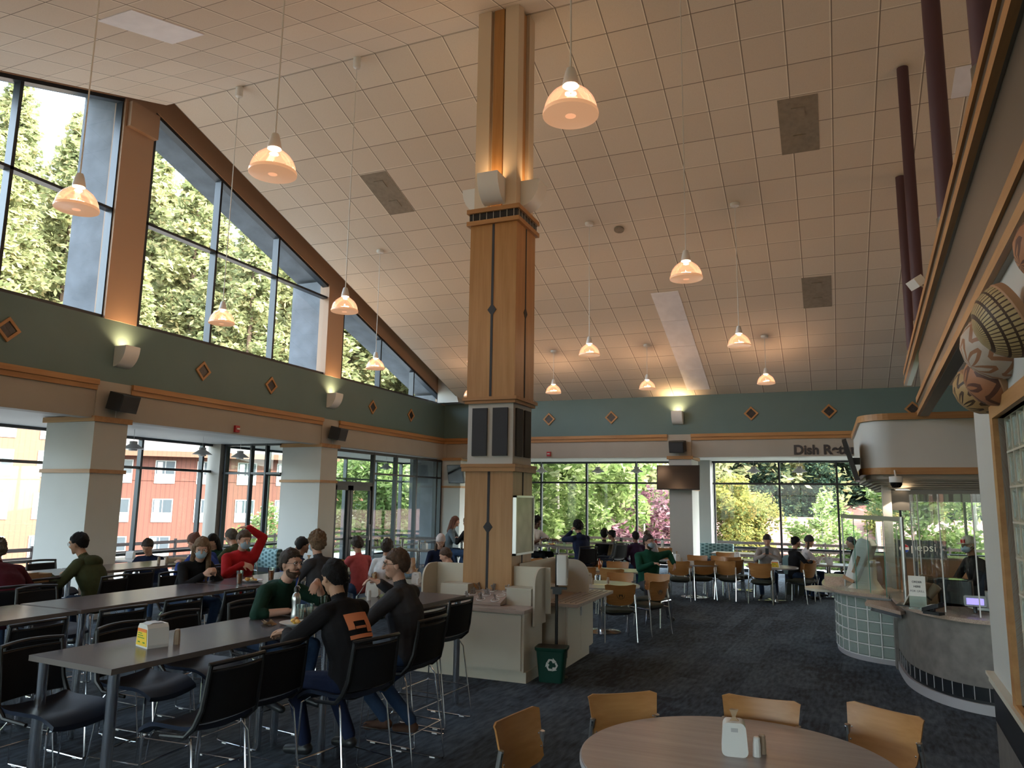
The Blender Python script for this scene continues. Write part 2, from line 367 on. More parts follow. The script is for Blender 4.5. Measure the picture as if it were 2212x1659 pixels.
# raised cove between tiles and left wall, brown header above the clerestory
m = MB(); m.prism_x([(YS,cz(YS)+.8),(RID,RZ+.8),(BY+.3,cz(BY+.3)+.8),(BY+.3,cz(BY+.3)+.9),(RID,RZ+.9),(YS,cz(YS)+.9)], WX-.35, -10.6)
struct('ceiling_cove', m, 'brown_paint', fix=True)
m = MB(); m.prism_x([(RID,RZ+.16),(BY,cz(BY)+.16),(BY,cz(BY)+.85),(RID,RZ+.85)], WX-.12, WX); m.prism_x([(YS,cz(YS)+.16),(RID,RZ+.16),(RID,RZ+.85),(YS,cz(YS)+.85)], WX-.12, WX)
struct('trim_1', m, 'brown_paint', fix=True)
# white soffit triangle at the far corner
struct('trim_2', MB().prism_y([(-11.29,5.06),(-10.55,5.06),(-10.64,5.35),(-11.29,6.0)], BY-.55, BY-.02), 'white_paint', fix=True)
# roof over everything (outside), with concrete overhang along the left
m = MB(); m.prism_x([(YS-1,cz(YS-1)+1.0),(RID,RZ+1.0),(BY+4,cz(BY+4)+1.0),(BY+4,cz(BY+4)+1.3),(RID,RZ+1.3),(YS-1,cz(YS-1)+1.3)], -12.55, XR+.5)
m.prism_x([(YS-1,cz(YS-1)+.42),(RID,RZ+.42),(BY+2,cz(BY+2)+.42),(BY+2,cz(BY+2)+1.0),(RID,RZ+1.0),(YS-1,cz(YS-1)+1.0)], -12.5, WX-.3)
struct('roof', m, 'concrete', fix=True)
# left wall: teal band, piers, cream beam
PIERS = [(-3.5,-2.85),(2.65,3.3),(8.81,9.46),(14.97,15.62)]
m = MB(); m.box(WX-.28, WX, YS, BY+.25, 3.96, 5.04)
struct('wall_left', m, 'teal_paint')
struct('wall_left_beam', MB().box(WX-.28, WX+.01, YS, BY+.25, 3.32, 3.96), 'cream_paint')
m = MB()
for a, b in PIERS+[(21.16,BY+.25)]:
    m.prism_x([(a,5.04),(b,5.04),(b,cz(b)+.15)]+([(RID,RZ+.15)] if a < RID < b else [])+[(a,cz(a)+.15)], WX-.26, WX+.012)
struct('wall_left_pier', m, 'brown_paint', fix=True)
struct('trim_3', MB().box(WX, WX+.11, 8.86, 9.47, 8.58, 9.05), 'brown_paint')
# wooden trims along left and back walls
def trim_y(n, y0, y1):
    mm = MB().box(WX+.01, WX+.05, y0, y1, 3.79, 3.90).box(WX+.01, WX+.085, y0, y1, 3.875, 3.965); struct(n, mm, 'oak_y')
trim_y('trim_4', 3.3, 8.79); trim_y('trim_5', 9.46, 14.95); trim_y('trim_6', 15.62, 21.30)
def trim_x(n, x0, x1):
    mm = MB().box(x0, x1, BY-.05, BY-.01, 3.79, 3.90).box(x0, x1, BY-.085, BY-.01, 3.875, 3.965); struct(n, mm, 'oak_x')
trim_x('trim_7', WX, -4.13); trim_x('trim_8', -3.47, 8.9)
# back wall
struct('wall_back', MB().box(WX-.28, XR, BY, BY+.28, 3.96, 5.30), 'teal_paint')
struct('wall_back_beam', MB().box(WX-.28, XR, BY-.01, BY+.28, 3.32, 3.96), 'cream_paint')
# right, rear walls closing the hall
m = MB().box(XR, XR+.2, YS, GY+.3, 0, 9.6); struct('wall_right', m, 'cream_paint')
m = MB().box(GX-.2, XR+.2, YS-.2, YS, 3.4, 5.4).box(GX-.2, XR+.2, YS-.2, YS, 0, .5); struct('wall_rear', m, 'cream_paint')
# low ceilings over the window aisles
m = MB().box(GX-.1, WX-.28, YS, GY+.1, 3.36, 3.5).box(WX-.28, XR, BY+.28, GY+.1, 3.36, 3.5)
struct('ceiling_aisle', m, 'white_paint')
# pilaster columns with trim
def column(n, x0, x1, y0, y1, caps=True, pil=None):
    t = MB().box(x0, x1, y0, y1, 0, 3.30)
    o = struct(n, t, 'white_paint')
    mm = MB()
    for z0, z1, e in ((2.40,2.465,.03),(3.26,3.35,.05)):
        mm.box(x0-e, x1+e, y0-e, y1+e, z0, z1)
    c = mm.build('column_trim', 'oak_x', o, False); return o
for i, (a, b) in enumerate(PIERS):
    column('column_%d' % (i+1), -12.45, WX+.03, a, b)
column('column_5', -11.45, -10.68, BY-.02, BY+.75)
column('column_6', -4.10, -3.47, BY-.03, BY+1.15)
m = MB()
for a, b in PIERS: m.box(WX, WX+.03, a-.02, b+.02, 3.35, 3.955)
m.box(-4.13, -3.46, BY-.04, BY, 3.35, 3.955).box(-11.31, -11.18, BY-.04, BY, 3.32, 3.79)
struct('trim_9', m, 'cream_paint')
struct('column_7', MB().box(-3.68, -3.31, 23.75, GY+.1, 0, 3.4), 'white_paint')
struct('column_8', MB().box(GX-.1, GX+.32, 14.80, 15.14, 0, 3.4), 'cream_paint')
# outside concrete fins on the clerestory
m = MB()
for a, b in PIERS+[(21.2,21.85)]: m.box(-12.5, WX-.3, a+.08, b+.08, -3.5, cz(b)+.5)
struct('exterior_fins', m, 'concrete')
# clerestory windows: glass + mullions per bay
def clerestory(n, y0, y1, mull, hz=7.0):
    o = MB()
    top = lambda y: cz(y)+.17
    ys = [y0+.03, y1-.03] if not (y0 < RID < y1) else [y0+.03, RID, y1-.03]
    poly = [(y0+.03,5.08),(y1-.03,5.08)]+[(y, top(y)) for y in ys[::-1]]
    pane = MB().add([(WX-.14,y,z) for y, z in poly], [tuple(range(len(poly)))])
    f = MB()
    t = .055
    f.box(WX-.2, WX-.04, y0, y1, 5.04, 5.10)
    for y in [y0+t/2, y1-t/2]+mull:
        f.box(WX-.2, WX-.04, y-t/2, y+t/2, 5.08, top(y))
    f.prism_x([(y0,top(y0)-.08),(y1,top(y1)-.08),(y1,top(y1)+.02),(y0,top(y0)+.02)], WX-.2, WX-.03)
    ye = y1 if top(y1) > hz else RID+(RZ+.17-hz)*3
    if hz < 8 and top(ye-.02) >= hz-.05 and ye > y0 : f.box(WX-.2, WX-.04, y0, ye, hz-.025, hz+.025)
    fo = f.build(n, 'frame_dark', None, False, True); fo['kind'] = 'structure'
    p = pane.build('glass_pane', 'window_glass', fo, False)
clerestory('window_1', 3.3, 8.84, [5.1, 7.02])
clerestory('window_2', 9.50, 15.03, [11.25, 13.10])
clerestory('window_3', 15.68, 21.2, [17.52, 19.37], 8.9)
clerestory('window_4', -2.85, 2.65, [-1.0, .85], 8.9)
# outer aisle glazing, left side (x = GX) and back (y = GY)
def glaz(n, axis, c, a0, a1, posts, z0=0.0, z1=3.36, bars=(2.66,), t=.06, d=.10, par=None, rail=None):
    f = MB()
    def bx(a, b, za, zb, dd=d):
        if axis == 'y': f.box(c-dd/2, c+dd/2, a, b, za, zb)
        else: f.box(a, b, c-dd/2, c+dd/2, za, zb)
    for p in posts: bx(p-t/2, p+t/2, z0, z1, d+.02)
    for z in bars: bx(a0, a1, z-t/2, z+t/2)
    bx(a0, a1, z1-t, z1); bx(a0, a1, z0, z0+.09)
    fo = f.build(n, 'frame_dark', None, False); fo['kind'] = 'structure'
    g = MB()
    if axis == 'y': g.add([(c,a0,z0),(c,a1,z0),(c,a1,z1),(c,a0,z1)], [(0,1,2,3)])
    else: g.add([(a0,c,z0),(a1,c,z0),(a1,c,z1),(a0,c,z1)], [(0,1,2,3)])
    g.build('glass_pane', 'window_glass', fo, False); return fo
glaz('window_5', 'y', GX, YS, 3.0, [-5.0,-3.2,-1.4,.4,2.2], bars=(.72,2.66))
glaz('window_14', 'x', YS-.1, GX, XR, [-14.5+1.6*k for k in range(15)], z0=.5, z1=3.4, bars=(2.6,))
glaz('window_6', 'y', GX, 3.0, 14.80, [3.03,5.0,6.9,8.8,10.7,12.65,14.5], bars=(.72,2.66))
glaz('window_7', 'x', 14.97, GX+.32, -12.45, [-14.22,-13.40,-12.92], bars=(.72,2.62), t=.05)
glaz('window_8', 'y', GX, 15.14, GY, [15.2,17.0,18.85,20.7,22.5,24.2], bars=(.72,2.66))
glaz('window_9', 'x', GY, GX, -3.68, [-12.6,-10.85,-9.05,-7.43,-5.74,-4.1], bars=(.72,2.66))
glaz('window_10', 'x', GY, -3.31, XR, [-3.26,-1.33,.28,1.9,3.5,5.1,6.7,8.3], bars=(.72,2.66))
# door wall, in the left wall plane beyond column 4
glaz('window_11', 'y', WX-.08, 15.62, 21.31, [15.66,17.40,18.57,19.71,20.96,21.27], z1=3.28, bars=(), t=.07)
f = MB(); f.box(WX-.13, WX-.03, 15.62, 17.4, 2.36, 2.46).box(WX-.13, WX-.03, 17.4, 21.27, 2.68, 2.73).box(WX-.13, WX-.03, 17.4, 21.27, .70, .75)
struct('window_12', f, 'frame_dark')
d = MB(); 
for a, b in ((15.70,15.80),(16.27,16.37),(16.40,16.50),(17.28,17.38)): d.box(WX-.12, WX-.05, a, b, .02, 2.36)
for a, b in ((15.70,16.37),(16.40,17.38)): d.box(WX-.12, WX-.05, a, b, 2.24, 2.36).box(WX-.12, WX-.05, a, b, .02, .22)
do = struct('door_1', d, 'frame_dark')
MB().tube([(WX,17.2,.95),(WX+.05,17.2,.95),(WX+.05,17.2,1.35),(WX,17.2,1.35)], .014).build('door_handle', 'satin_steel', do)
MB().box(WX-.12, WX+.02, 16.5, 17.25, 1.0, 1.05).build('push_bar', 'frame_dark', do, False)
# ================================================================ right side: angled wall, fascias
AN = R(2.7275); vv = Vector((sin(AN), cos(AN), 0)); nn = Vector((cos(AN), -sin(AN), 0))
def W(n, v, z): p = nn*n+vv*v; return (p.x, p.y, z)
def nvbox(mb, n0, n1, v0, v1, z0, z1):
    vs = [W(n,v,z) for z in (z0,z1) for n, v in ((n0,v0),(n1,v0),(n1,v1),(n0,v1))]
    return mb.add(vs, [(0,3,2,1),(4,5,6,7),(0,1,5,4),(1,2,6,5),(2,3,7,6),(3,0,4,7)])
WN, WE = .72, 6.42
m = MB(); z0g, z1g, v0g, v1g = .95, 2.60, 1.6, 5.30     # opening for the glass block window
nvbox(m, WN, WN+.22, v1g+.02, WE, 0, 3.32); nvbox(m, WN, WN+.22, YS, v0g, 0, 3.32); nvbox(m, WN, WN+.22, v0g, v1g+.02, z1g, 3.32); nvbox(m, WN, WN+.22, v0g, v1g+.02, 0, z0g)
struct('wall_servery', m, 'white_paint')
m = MB(); nvbox(m, WN-.035, WN+.01, -2, WE+.02, .86, .91); nvbox(m, WN-.05, WN+.01, -2, WE+.03, .905, .925); struct('trim_10', m, 'almond')
m = MB(); nvbox(m, WN-.012, WN+.01, -2, WE+.005, .60, .86); struct('trim_11', m, 'black_tile')
m = MB(); nvbox(m, WN-.010, WN+.01, -2, WE+.005, 0, .60); struct('baseboard_servery', m, 'grey_laminate')
fr = MB(); nvbox(fr, WN-.03, WN+.06, v1g+.02, v1g+.13, z0g-.1, z1g+.08); nvbox(fr, WN-.03, WN+.06, v0g-.1, v1g+.02, z1g, z1g+.09); nvbox(fr, WN-.03, WN+.06, v0g-.1, v1g+.02, z0g-.1, z0g)
fo = fr.build('window_13', 'oak_y', None, False); fo['kind'] = 'structure'
gb = MB(); gr = MB(); bs = (z1g-z0g)/8
k = 0; v = v1g
while v-bs > v0g:
    for j in range(8):
        a = z0g+j*bs; g_ = .012
        vs = []
        for n_, e in ((WN+.05,g_),(WN+.035,g_+.012),(WN+.04,.035),):
            vs += [W(n_, v-e, a+e), W(n_, v-bs+e, a+e), W(n_, v-bs+e, a+bs-e), W(n_, v-e, a+bs-e)]
        gb.add(vs, [(0,1,5,4),(1,2,6,5),(2,3,7,6),(3,0,4,7),(4,5,9,8),(5,6,10,9),(6,7,11,10),(7,4,8,11),(8,9,10,11)])
    nvbox(gr, WN+.03, WN+.11, v-.006, v+.006, z0g, z1g); v -= bs
for j in range(9): nvbox(gr, WN+.03, WN+.11, v0g, v1g+.02, z0g+j*bs-.006, z0g+j*bs+.006)
M['block_glass'] = None
def block_mat():
    mm = mat('block_glass', (.55,.66,.60), .12, spec=.6); b = mm.node_tree.nodes['Principled BSDF']; S(b, 'Transmission Weight', .55); S(b, 'IOR', 1.3)
    t = mm.node_tree; tc = t.nodes.new('ShaderNodeTexCoord'); n = noise(t, tc.outputs['Object'], 9, 2); bp = t.nodes.new('ShaderNodeBump'); bp.inputs['Strength'].default_value = .6; bp.inputs['Distance'].default_value = .03
    t.links.new(n, bp.inputs['Height']); t.links.new(bp.outputs[0], b.inputs['Normal'])
block_mat()
gb.build('glass_blocks', 'block_glass', fo, False); gr.build('grout', 'almond', fo, False)
# bulkhead over the wall: tan soffit, wooden bands, dark band, upper beam
m = MB(); nvbox(m, .69, .80, YS, 12.2, 3.32, 3.60); struct('wall_servery_bulkhead', m, 'cream_paint')
m = MB(); nvbox(m, .655, .70, YS, 12.0, 3.325, 3.395); nvbox(m, .655, .70, YS, 12.0, 3.515, 3.59); struct('trim_12', m, 'oak_y')
m = MB(); nvbox(m, .675, .70, YS, 12.0, 3.395, 3.515); struct('trim_13', m, 'soffit_brown')
m = MB(); nvbox(m, .655, .70, YS, 15.2, 4.22, 4.30); nvbox(m, .655, .70, YS, 15.2, 4.41, 4.49); struct('trim_14', m, 'oak_y')
m = MB(); nvbox(m, .675, .70, YS, 15.2, 4.30, 4.41); struct('trim_15', m, 'soffit_brown')
m = MB(); nvbox(m, .70, .775, YS, 15.2, 4.22, 4.49); struct('trim_16', m, 'soffit_brown')
m = MB()
nvbox(m, .72, .75, YS, 11.9, 3.585, 4.23)
struct('trim_17', m, 'soffit_brown')
# ================================================================ FIXTURES
# centre column -------------------------------------------------
CX, CYC = -3.99, 9.11
col = thing('centre_column', 'tall oak clad pillar with black inlaid stripes rising from the condiment island to the ceiling', 'pillar', (CX, CYC, 0))
def sq(mb, h, z0, z1): return mb.box(-h, h, -h, h, z0, z1)
sq(MB(), .335, 0, 2.42).build('lower_cladding', 'oak_v', col, False)
sq(sq(MB(), .375, 2.42, 2.475), .385, 2.475, 2.515).build('lower_trim', 'oak_x', col, False)
sq(MB(), .32, 2.515, 3.31).build('grille_section', 'white_paint', col, False)
sq(sq(MB(), .36, 3.30, 3.34), .385, 3.34, 3.385).build('middle_trim', 'oak_x', col, False)
sq(MB(), .34, 3.385, 5.74).build('upper_cladding', 'oak_v', col, False)
sq(MB(), .385, 5.74, 5.80).build('band_trim', 'oak_x', col, False)
sq(MB(), .355, 5.80, 5.91).build('tile_band', 'black_tile', col, False)
mm = MB()
for k in range(-3, 4):
    for s in (-1, 1):
        mm.box(k*.1-.003, k*.1+.003, s*.357-.002, s*.357+.002, 5.80, 5.91).box(s*.357-.002, s*.357+.002, k*.1-.003, k*.1+.003, 5.80, 5.91)
mm.build('tile_grout', 'almond', col, False)
sq(MB(), .385, 5.91, 5.97).build('band_trim', 'oak_x', col, False)
# cream shaft with a recess on each face and an oak strip in it
sh = MB()
for sx in (-1, 1):
    for sy in (-1, 1):
        x0, x1 = sorted((sx*.11, sx*.31)); y0, y1 = sorted((sy*.11, sy*.31)); sh.box(x0, x1, y0, y1, 5.97, 9.05)
sh.box(-.235,.235,-.235,.235,5.97,9.05)
sh.build('shaft', 'upper_cream', col, False)
st = MB()
for a in range(4):
    k = len(st.v); st.box(-.075, .075, -.275, -.23, 5.97, 9.0); st.xf(Matrix.Rotation(a*pi/2, 4, 'Z'), k)
st.build('oak_strips', 'oak_v', col, False)
def inlay(z0, z1, zd, h):
    for a in range(4):
        s = MB(); s.box(-.017, .017, -h-.004, -h, z0, z1)
        s.prism_y([(-.065,zd),(0,zd-.085),(.065,zd),(0,zd+.085)], -h-.006, -h)
        s.xf(Matrix.Rotation(a*pi/2, 4, 'Z')); s.build('inlay_stripe', 'speaker_grey', col, False)
inlay(.0, 2.42, 1.72, .335); inlay(3.385, 5.74, 4.55, .34)
for a in range(4):
    for s in (-1, 1):
        g = MB().box(s*.145-.105, s*.145+.105, -.345, -.315, 2.62, 3.24); g.xf(Matrix.Rotation(a*pi/2, 4, 'Z')); g.build('speaker_grille', 'speaker_grey', col, False)
# quarter round sconces ----------------------------------------
def make_sconce(wd=.30, dp=.27, ht=.36):
    r = bpy.data.objects.new('wall_sconce', None); COL.objects.link(r)
    N = 10; arc = [(dp*cos(t), ht*sin(t)) for t in [pi/2*k/N for k in range(N+1)]]   # (out, down)
    m = MB()
    outer = [(0.0,-0.0)]
    pts = [(dp*cos(pi/2*k/N), -ht*sin(pi/2*k/N)) for k in range(N+1)]
    ring = lambda x: [(x, -o, z) for o, z in pts]
    m.loft([ring(-wd/2), ring(wd/2)], False)
    inn = [(max(o-.008,0), z+.008) for o, z in pts]
    m.loft([[(x, -o, z) for o, z in inn] for x in (wd/2-.004, -wd/2+.004)], False)
    for x in (-wd/2, wd/2): m.add([(x, 0, 0)]+[(x, -o, z) for o, z in pts], [tuple(range(N+2))])
    m.build('shade', 'white_metal', r, True)
    MB().box(-wd/2+.02, wd/2-.02, -dp*.7, -.03, -.10, -.08).build('lamp', 'sconce_glow', r, False)
    return r
SC = Kind(make_sconce, 'sconce', 'white quarter round sconces')
def sconce(x, y, z, rz, lab, e=9):
    SC.put((x, y, z), rz, lab)
    l = bpy.data.lights.new('sconce_light', 'AREA'); l.energy = e; l.color = (1, .62, .30); l.size = .2; l.size_y = .12; l.shape = 'RECTANGLE'
    o = bpy.data.objects.new('sconce_light', l); COL.objects.link(o)
    d = Vector((sin(rz), -cos(rz), 0)); o.location = Vector((x, y, z-.05))+d*.12; o.rotation_euler = (pi, 0, rz); l.spread = R(130)
for a, lab in ((0, 'white quarter round sconce on the camera side of the oak pillar'), (pi/2, 'white quarter round sconce on the servery side of the oak pillar'), (-pi/2, 'white quarter round sconce on the clerestory side of the oak pillar'), (pi, 'white quarter round sconce on the far side of the oak pillar')):
    sconce(CX+.31*sin(a), CYC-.31*cos(a), 6.38, a, lab, 1.4)
sconce(WX, 9.22, 4.60, pi/2, 'white sconce glowing on the teal wall above the nearer black loudspeaker')
sconce(WX, 15.26, 4.60, pi/2, 'white sconce glowing on the teal wall below the pier between the sloping windows')
sconce(-3.82, BY, 4.60, 0, 'white sconce glowing on the far teal wall above the loudspeaker column')
sconce(WX, 2.95, 4.60, pi/2, 'white sconce on the teal wall beyond the picture edge')
# pendant lamps -------------------------------------------------
def make_shade():
    r = bpy.data.objects.new('pendant_lamp', None); COL.objects.link(r)      # origin at the bottom rim
    n = 96; prof = [(.200,.0),(.203,.012),(.196,.03),(.190,.07),(.172,.12),(.140,.165),(.098,.20),(.066,.222),(.055,.245),(.05,.262)]
    def ring(rr, z, amp): return [(rr*(1+amp*(1 if j%2 else -1))*cos(2*pi*j/n), rr*(1+amp*(1 if j%2 else -1))*sin(2*pi*j/n), z) for j in range(n)]
    m = MB(); m.loft([ring(a, z, .010 if .01 < z < .24 else 0) for a, z in prof], False)
    m.build('glass_shade', 'amber_glass', r)
    MB().lathe([(.196,.03),(.205,.026),(.207,.012),(.205,-.002),(.196,-.004)], n=48).build('rim', 'amber_rim', r)
    MB().lathe([(.19,.018),(.12,.0),(.0,-.006)], n=32).build('lens', 'amber_lens', r)
    MB().ell((.035,.0,.062), .050, .028, .022).build('bulb', 'bulb', r); MB().ell((-.05,.02,.058), .042, .026, .020).build('bulb', 'bulb', r); MB().box(-.012,.012,-.008,.008,.085,.12).build('lamp_holder', 'satin_steel', r, False)
    MB().lathe([(.060,.235),(.062,.25),(.052,.30),(.040,.35),(.030,.375),(.012,.38)], n=24).build('cap', 'white_metal', r)
    return r
glass_mat('amber_glass', (1.0,.80,.66), .10, 1.3, .08)
mat('amber_lens', (.9,.6,.42), .25, spec=.4, alpha=.16, emit=(1,.50,.28), estr=1.2)
mat('amber_rim', (.85,.55,.38), .25, emit=(1,.5,.25), estr=.35)
# the warm glow carried in the prismatic glass
t = M['amber_glass'].node_tree; o_ = [n for n in t.nodes if n.type == 'OUTPUT_MATERIAL'][0]; prev = o_.inputs[0].links[0].from_socket
em = t.nodes.new('ShaderNodeEmission'); em.inputs[0].default_value = (1,.47,.28,1); em.inputs[1].default_value = .38
ad = t.nodes.new('ShaderNodeAddShader'); t.links.new(prev, ad.inputs[0]); t.links.new(em.outputs[0], ad.inputs[1]); t.links.new(ad.outputs[0], o_.inputs[0])
PL = Kind(make_shade, 'pendant lamp', 'amber glass pendant lamps hanging from the sloped ceiling')
def pendant(x, y, lab, cyl=False, z=4.87, e=PEND):
    o = PL.put((x, y, z), random.uniform(-1, 1), lab)
    for c in list(o.children):
        if c.name.startswith(('rod', 'canopy')): bpy.data.objects.remove(c)
    zt = cz(y)-z
    MB().tube([(0,0,.375),(0,0,zt-.02)], .0075, 8).build('rod', 'white_metal', o)
    if cyl: MB().lathe([(.02,zt-.20),(.055,zt-.18),(.062,zt-.165),(.062,zt)], n=20).build('canopy', 'white_metal', o)
    else: MB().lathe([(.015,zt-.06),(.075,zt-.045),(.085,zt-.02),(.085,zt+.01)], n=20).build('canopy', 'white_metal', o)
    l = bpy.data.lights.new('pendant_light', 'POINT'); l.energy = e; l.color = (1, .76, .53); l.shadow_soft_size = .07
    lo = bpy.data.objects.new('pendant_light', l); COL.objects.link(lo); lo.location = (x, y, z+.11)
pendant(-6.69, 9.26, 'long ridge pendant lamp in front of the pier between the sloping windows', True)
pendant(-9.12, 9.26, 'long ridge pendant lamp in front of the tall middle clerestory mullion', True)
pendant(-9.08, 13.8, 'small iridescent pendant lamp hanging in front of the triangular clerestory window')
pendant(-6.60, 13.8, 'pendant lamp just hidden behind the oak pillar above mid height')
pendant(-4.17, 13.8, 'pendant lamp hanging right beside the oak pillar, above a smaller one')
pendant(-1.35, 13.8, 'pendant lamp on a long rod left of the ceiling light panels, servery side')
pendant(-1.22, 18.45, 'small far pendant lamp low over the far teal wall, nearest the servery')
pendant(-4.07, 18.5, 'small far pendant lamp hanging beside the row of pale ceiling panels')
pendant(-6.58, 18.5, 'small far pendant lamp nearest the oak pillar over the far teal wall')
pendant(-9.00, 18.5, 'small far pendant lamp peeking out behind the oak pillar')
pendant(-4.38, 4.91, 'large near pendant lamp between the windows and the oak pillar')
pendant(-6.80, 4.87, 'large near pendant lamp hanging in front of the left clerestory window')
pendant(-1.62, 4.89, 'largest nearest pendant lamp, right of the oak pillar')
pendant(-1.53, 9.30, 'pendant lamp on the longest rod, right of the largest one')
for x, y in ((-9.1,.3),(-6.8,.3),(-4.4,.3),(-1.6,.3),(-9.1,-4.2),(-6.8,-4.2),(-4.4,-4.2),(-1.6,-4.2),(3.6,.3),(3.6,4.9),(3.8,9.3),(3.9,13.8),(6.6,4.9),(6.6,9.3)): pendant(x, y, 'unseen amber pendant lamp, from the continued grid plus extras added for fill light')  # positive-x lamps are unseen extras, added to brighten the right of the ceiling
# white cone pendants in the aisles
def make_cone():
    r = bpy.data.objects.new('cone_pendant', None); COL.objects.link(r)
    MB().lathe([(.215,.0),(.20,.012),(.085,.095),(.075,.10),(.075,.155),(.02,.16)], n=28).build('shade', 'grey_plastic', r)
    MB().cyl((0,0,0), .082, -.035, .012).build('diffuser', 'white_plastic', r)
    MB().tube([(0,0,.155),(0,0,.40)], .004, 6).build('cord', 'white_metal', r); return r
CP = Kind(make_cone, 'pendant lamp', 'white cone pendants over the window aisles')
for x, y, lab in ((-12.9,10.99,'white cone pendant in the window bay, nearest the first square column'),(-12.9,12.82,'white cone pendant in the window bay beside the concrete post'),(-12.9,14.0,'white cone pendant in the window bay in front of the return window'),
                  (-8.5,22.8,'white cone pendant in the far aisle nearest the oak pillar'),(-6.61,22.8,'white cone pendant in the middle of the far aisle windows'),(-5.38,22.8,'white cone pendant in the far aisle left of the television'),
                  (-1.94,22.8,'white cone pendant in the far aisle in front of the yellowing tree'),(-.70,22.8,'white cone pendant in the far aisle under the wall lettering'),(-12.9,17.2,'white cone pendant seen through the glass doors'),(-12.6,20.0,'white cone pendant deeper in the glazed porch')):
    CP.put((x, y, 2.96), 0, lab)
# diamonds --------------------------------------------------------
def make_diamond():
    r = bpy.data.objects.new('wall_diamond', None); COL.objects.link(r); f = MB()
    o = .195; i = .135
    P = [(0,-o),(o,0),(0,o),(-o,0)]; Q = [(0,-i),(i,0),(0,i),(-i,0)]
    vs = [(x,-.03,z) for x, z in P]+[(x,-.03,z) for x, z in Q]+[(x,0,z) for x, z in P]+[(x,-.008,z) for x, z in Q]
    f.add(vs, [(k,(k+1)%4,4+(k+1)%4,4+k) for k in range(4)]+[(k,8+k,8+(k+1)%4,(k+1)%4) for k in range(4)]+[(4+k,4+(k+1)%4,12+(k+1)%4,12+k) for k in range(4)])
    f.build('frame', 'oak_x', r, False, True)
    t = MB().add([(x,-.012,z) for x, z in Q], [(0,1,2,3)]); t.build('tiles', 'diamond_glass', r, False)
    g = MB()
    for s in (-1, 1): g.obox((0,-.013,0), .004, .002, .19, (0, s*pi/4, 0))
    g.build('grout_lines', 'frame_dark', r, False); return r
DI = Kind(make_diamond, 'wall ornament', 'oak framed dark glass diamonds on the teal band')
for y, lab in ((7.22,'cut off dark diamond nearest the picture edge on the teal band'),(11.09,'dark diamond with a pale chip, right of the nearer left sconce'),(13.07,'dark diamond left of the second sconce on the window wall'),(17.13,'dark diamond right of the second sconce on the window wall'),(19.18,'dark diamond closest to the far corner on the window wall'),(4.0,'dark diamond before the picture starts on the window wall')):
    DI.put((WX, y, 4.49), pi/2, lab)
for x, lab in ((-7.72,'dark diamond on the far wall beside the oak pillar'),(-5.77,'dark diamond on the far wall left of the far sconce'),(-1.83,'dark diamond on the far wall right of the far sconce'),(.14,'dark diamond on the far wall above the word Dish Return'),(2.1,'dark diamond on the far wall hidden by the servery bulkhead')):
    DI.put((x, BY, 4.50), 0, lab)
# loudspeakers ----------------------------------------------------
def make_speaker():
    r = bpy.data.objects.new('loudspeaker', None); COL.objects.link(r)
    m = MB(); m.prism([(-.24,-.05),(-.20,-.30),(.20,-.30),(.24,-.05),(.15,0),(-.15,0)], -.15, .15); m.xf(Matrix.Rotation(R(14), 4, 'X')); m.build('cabinet', 'black_plastic', r, False, True)
    g = MB().obox((0,-.303,0), .37, .01, .26); g.xf(Matrix.Rotation(R(14), 4, 'X')); g.build('grille', 'speaker_grey', r, False)
    MB().tube([(0,-.01,-.12),(0,-.01,-.33)], .006, 6).build('cable', 'white_plastic', r)
    MB().box(-.05,.05,-.03,.10,-.06,.06).build('bracket', 'black_plastic', r, False); return r
SP = Kind(make_speaker, 'loudspeaker', 'black wall loudspeakers')
SP.put((WX+.06, 9.16, 3.65), pi/2+.12, 'black loudspeaker on the nearest cream pilaster of the window wall')
SP.put((WX+.06, 15.34, 3.65), pi/2+.12, 'black loudspeaker on the second cream pilaster of the window wall')
SP.put((-3.83, BY-.06, 3.64), 0, 'black loudspeaker on the far column above the television')
# alarms
def make_alarm():
    r = bpy.data.objects.new('fire_alarm', None); COL.objects.link(r)
    MB().box(-.06,.06,-.05,0,-.07,.07).build('body', 'red_plastic', r, False); MB().box(-.035,.045,-.07,-.05,-.01,.02).build('strobe', 'white_plastic', r, False); return r
AL = Kind(make_alarm, 'fire alarm', 'red fire alarms')
AL.put((WX+.01, 12.09, 3.43), pi/2, 'red fire alarm on the window wall beam between the columns')
AL.put((-7.71, BY-.01, 3.44), 0, 'red fire alarm on the far wall beam beside the oak pillar')
# televisions
def tv(name_lab, w, h, loc, rz, tilt, group=None):
    r = thing('television', name_lab, 'television', loc, rz, group)
    m = MB().box(-w/2, w/2, -.03, .03, -h/2, h/2); m.xf(Matrix.Rotation(tilt, 4, 'X')); m.build('housing', 'black_plastic', r, False)
    m = MB().box(-w/2+.02, w/2-.02, -.035, -.03, -h/2+.025, h/2-.02); m.xf(Matrix.Rotation(tilt, 4, 'X')); m.build('screen_panel', 'screen', r, False)
    MB().box(-.05,.05,.02,.12,-.05,.05).build('bracket', 'black_plastic', r, False); return r
tv('wide black television on the column under the far loudspeaker', 1.18, .68, (-3.80, BY-.28, 2.74), 0, R(-4))
tv('silver edged television tilted on the corner column behind the oak pillar', .62, .58, (-10.72, BY-.25, 2.83), R(-12), R(12))
tv('black television seen edge on at the end of the curved white bulkhead', 1.0, .62, (.36, 11.60+.9, 2.72), R(-93), R(14))
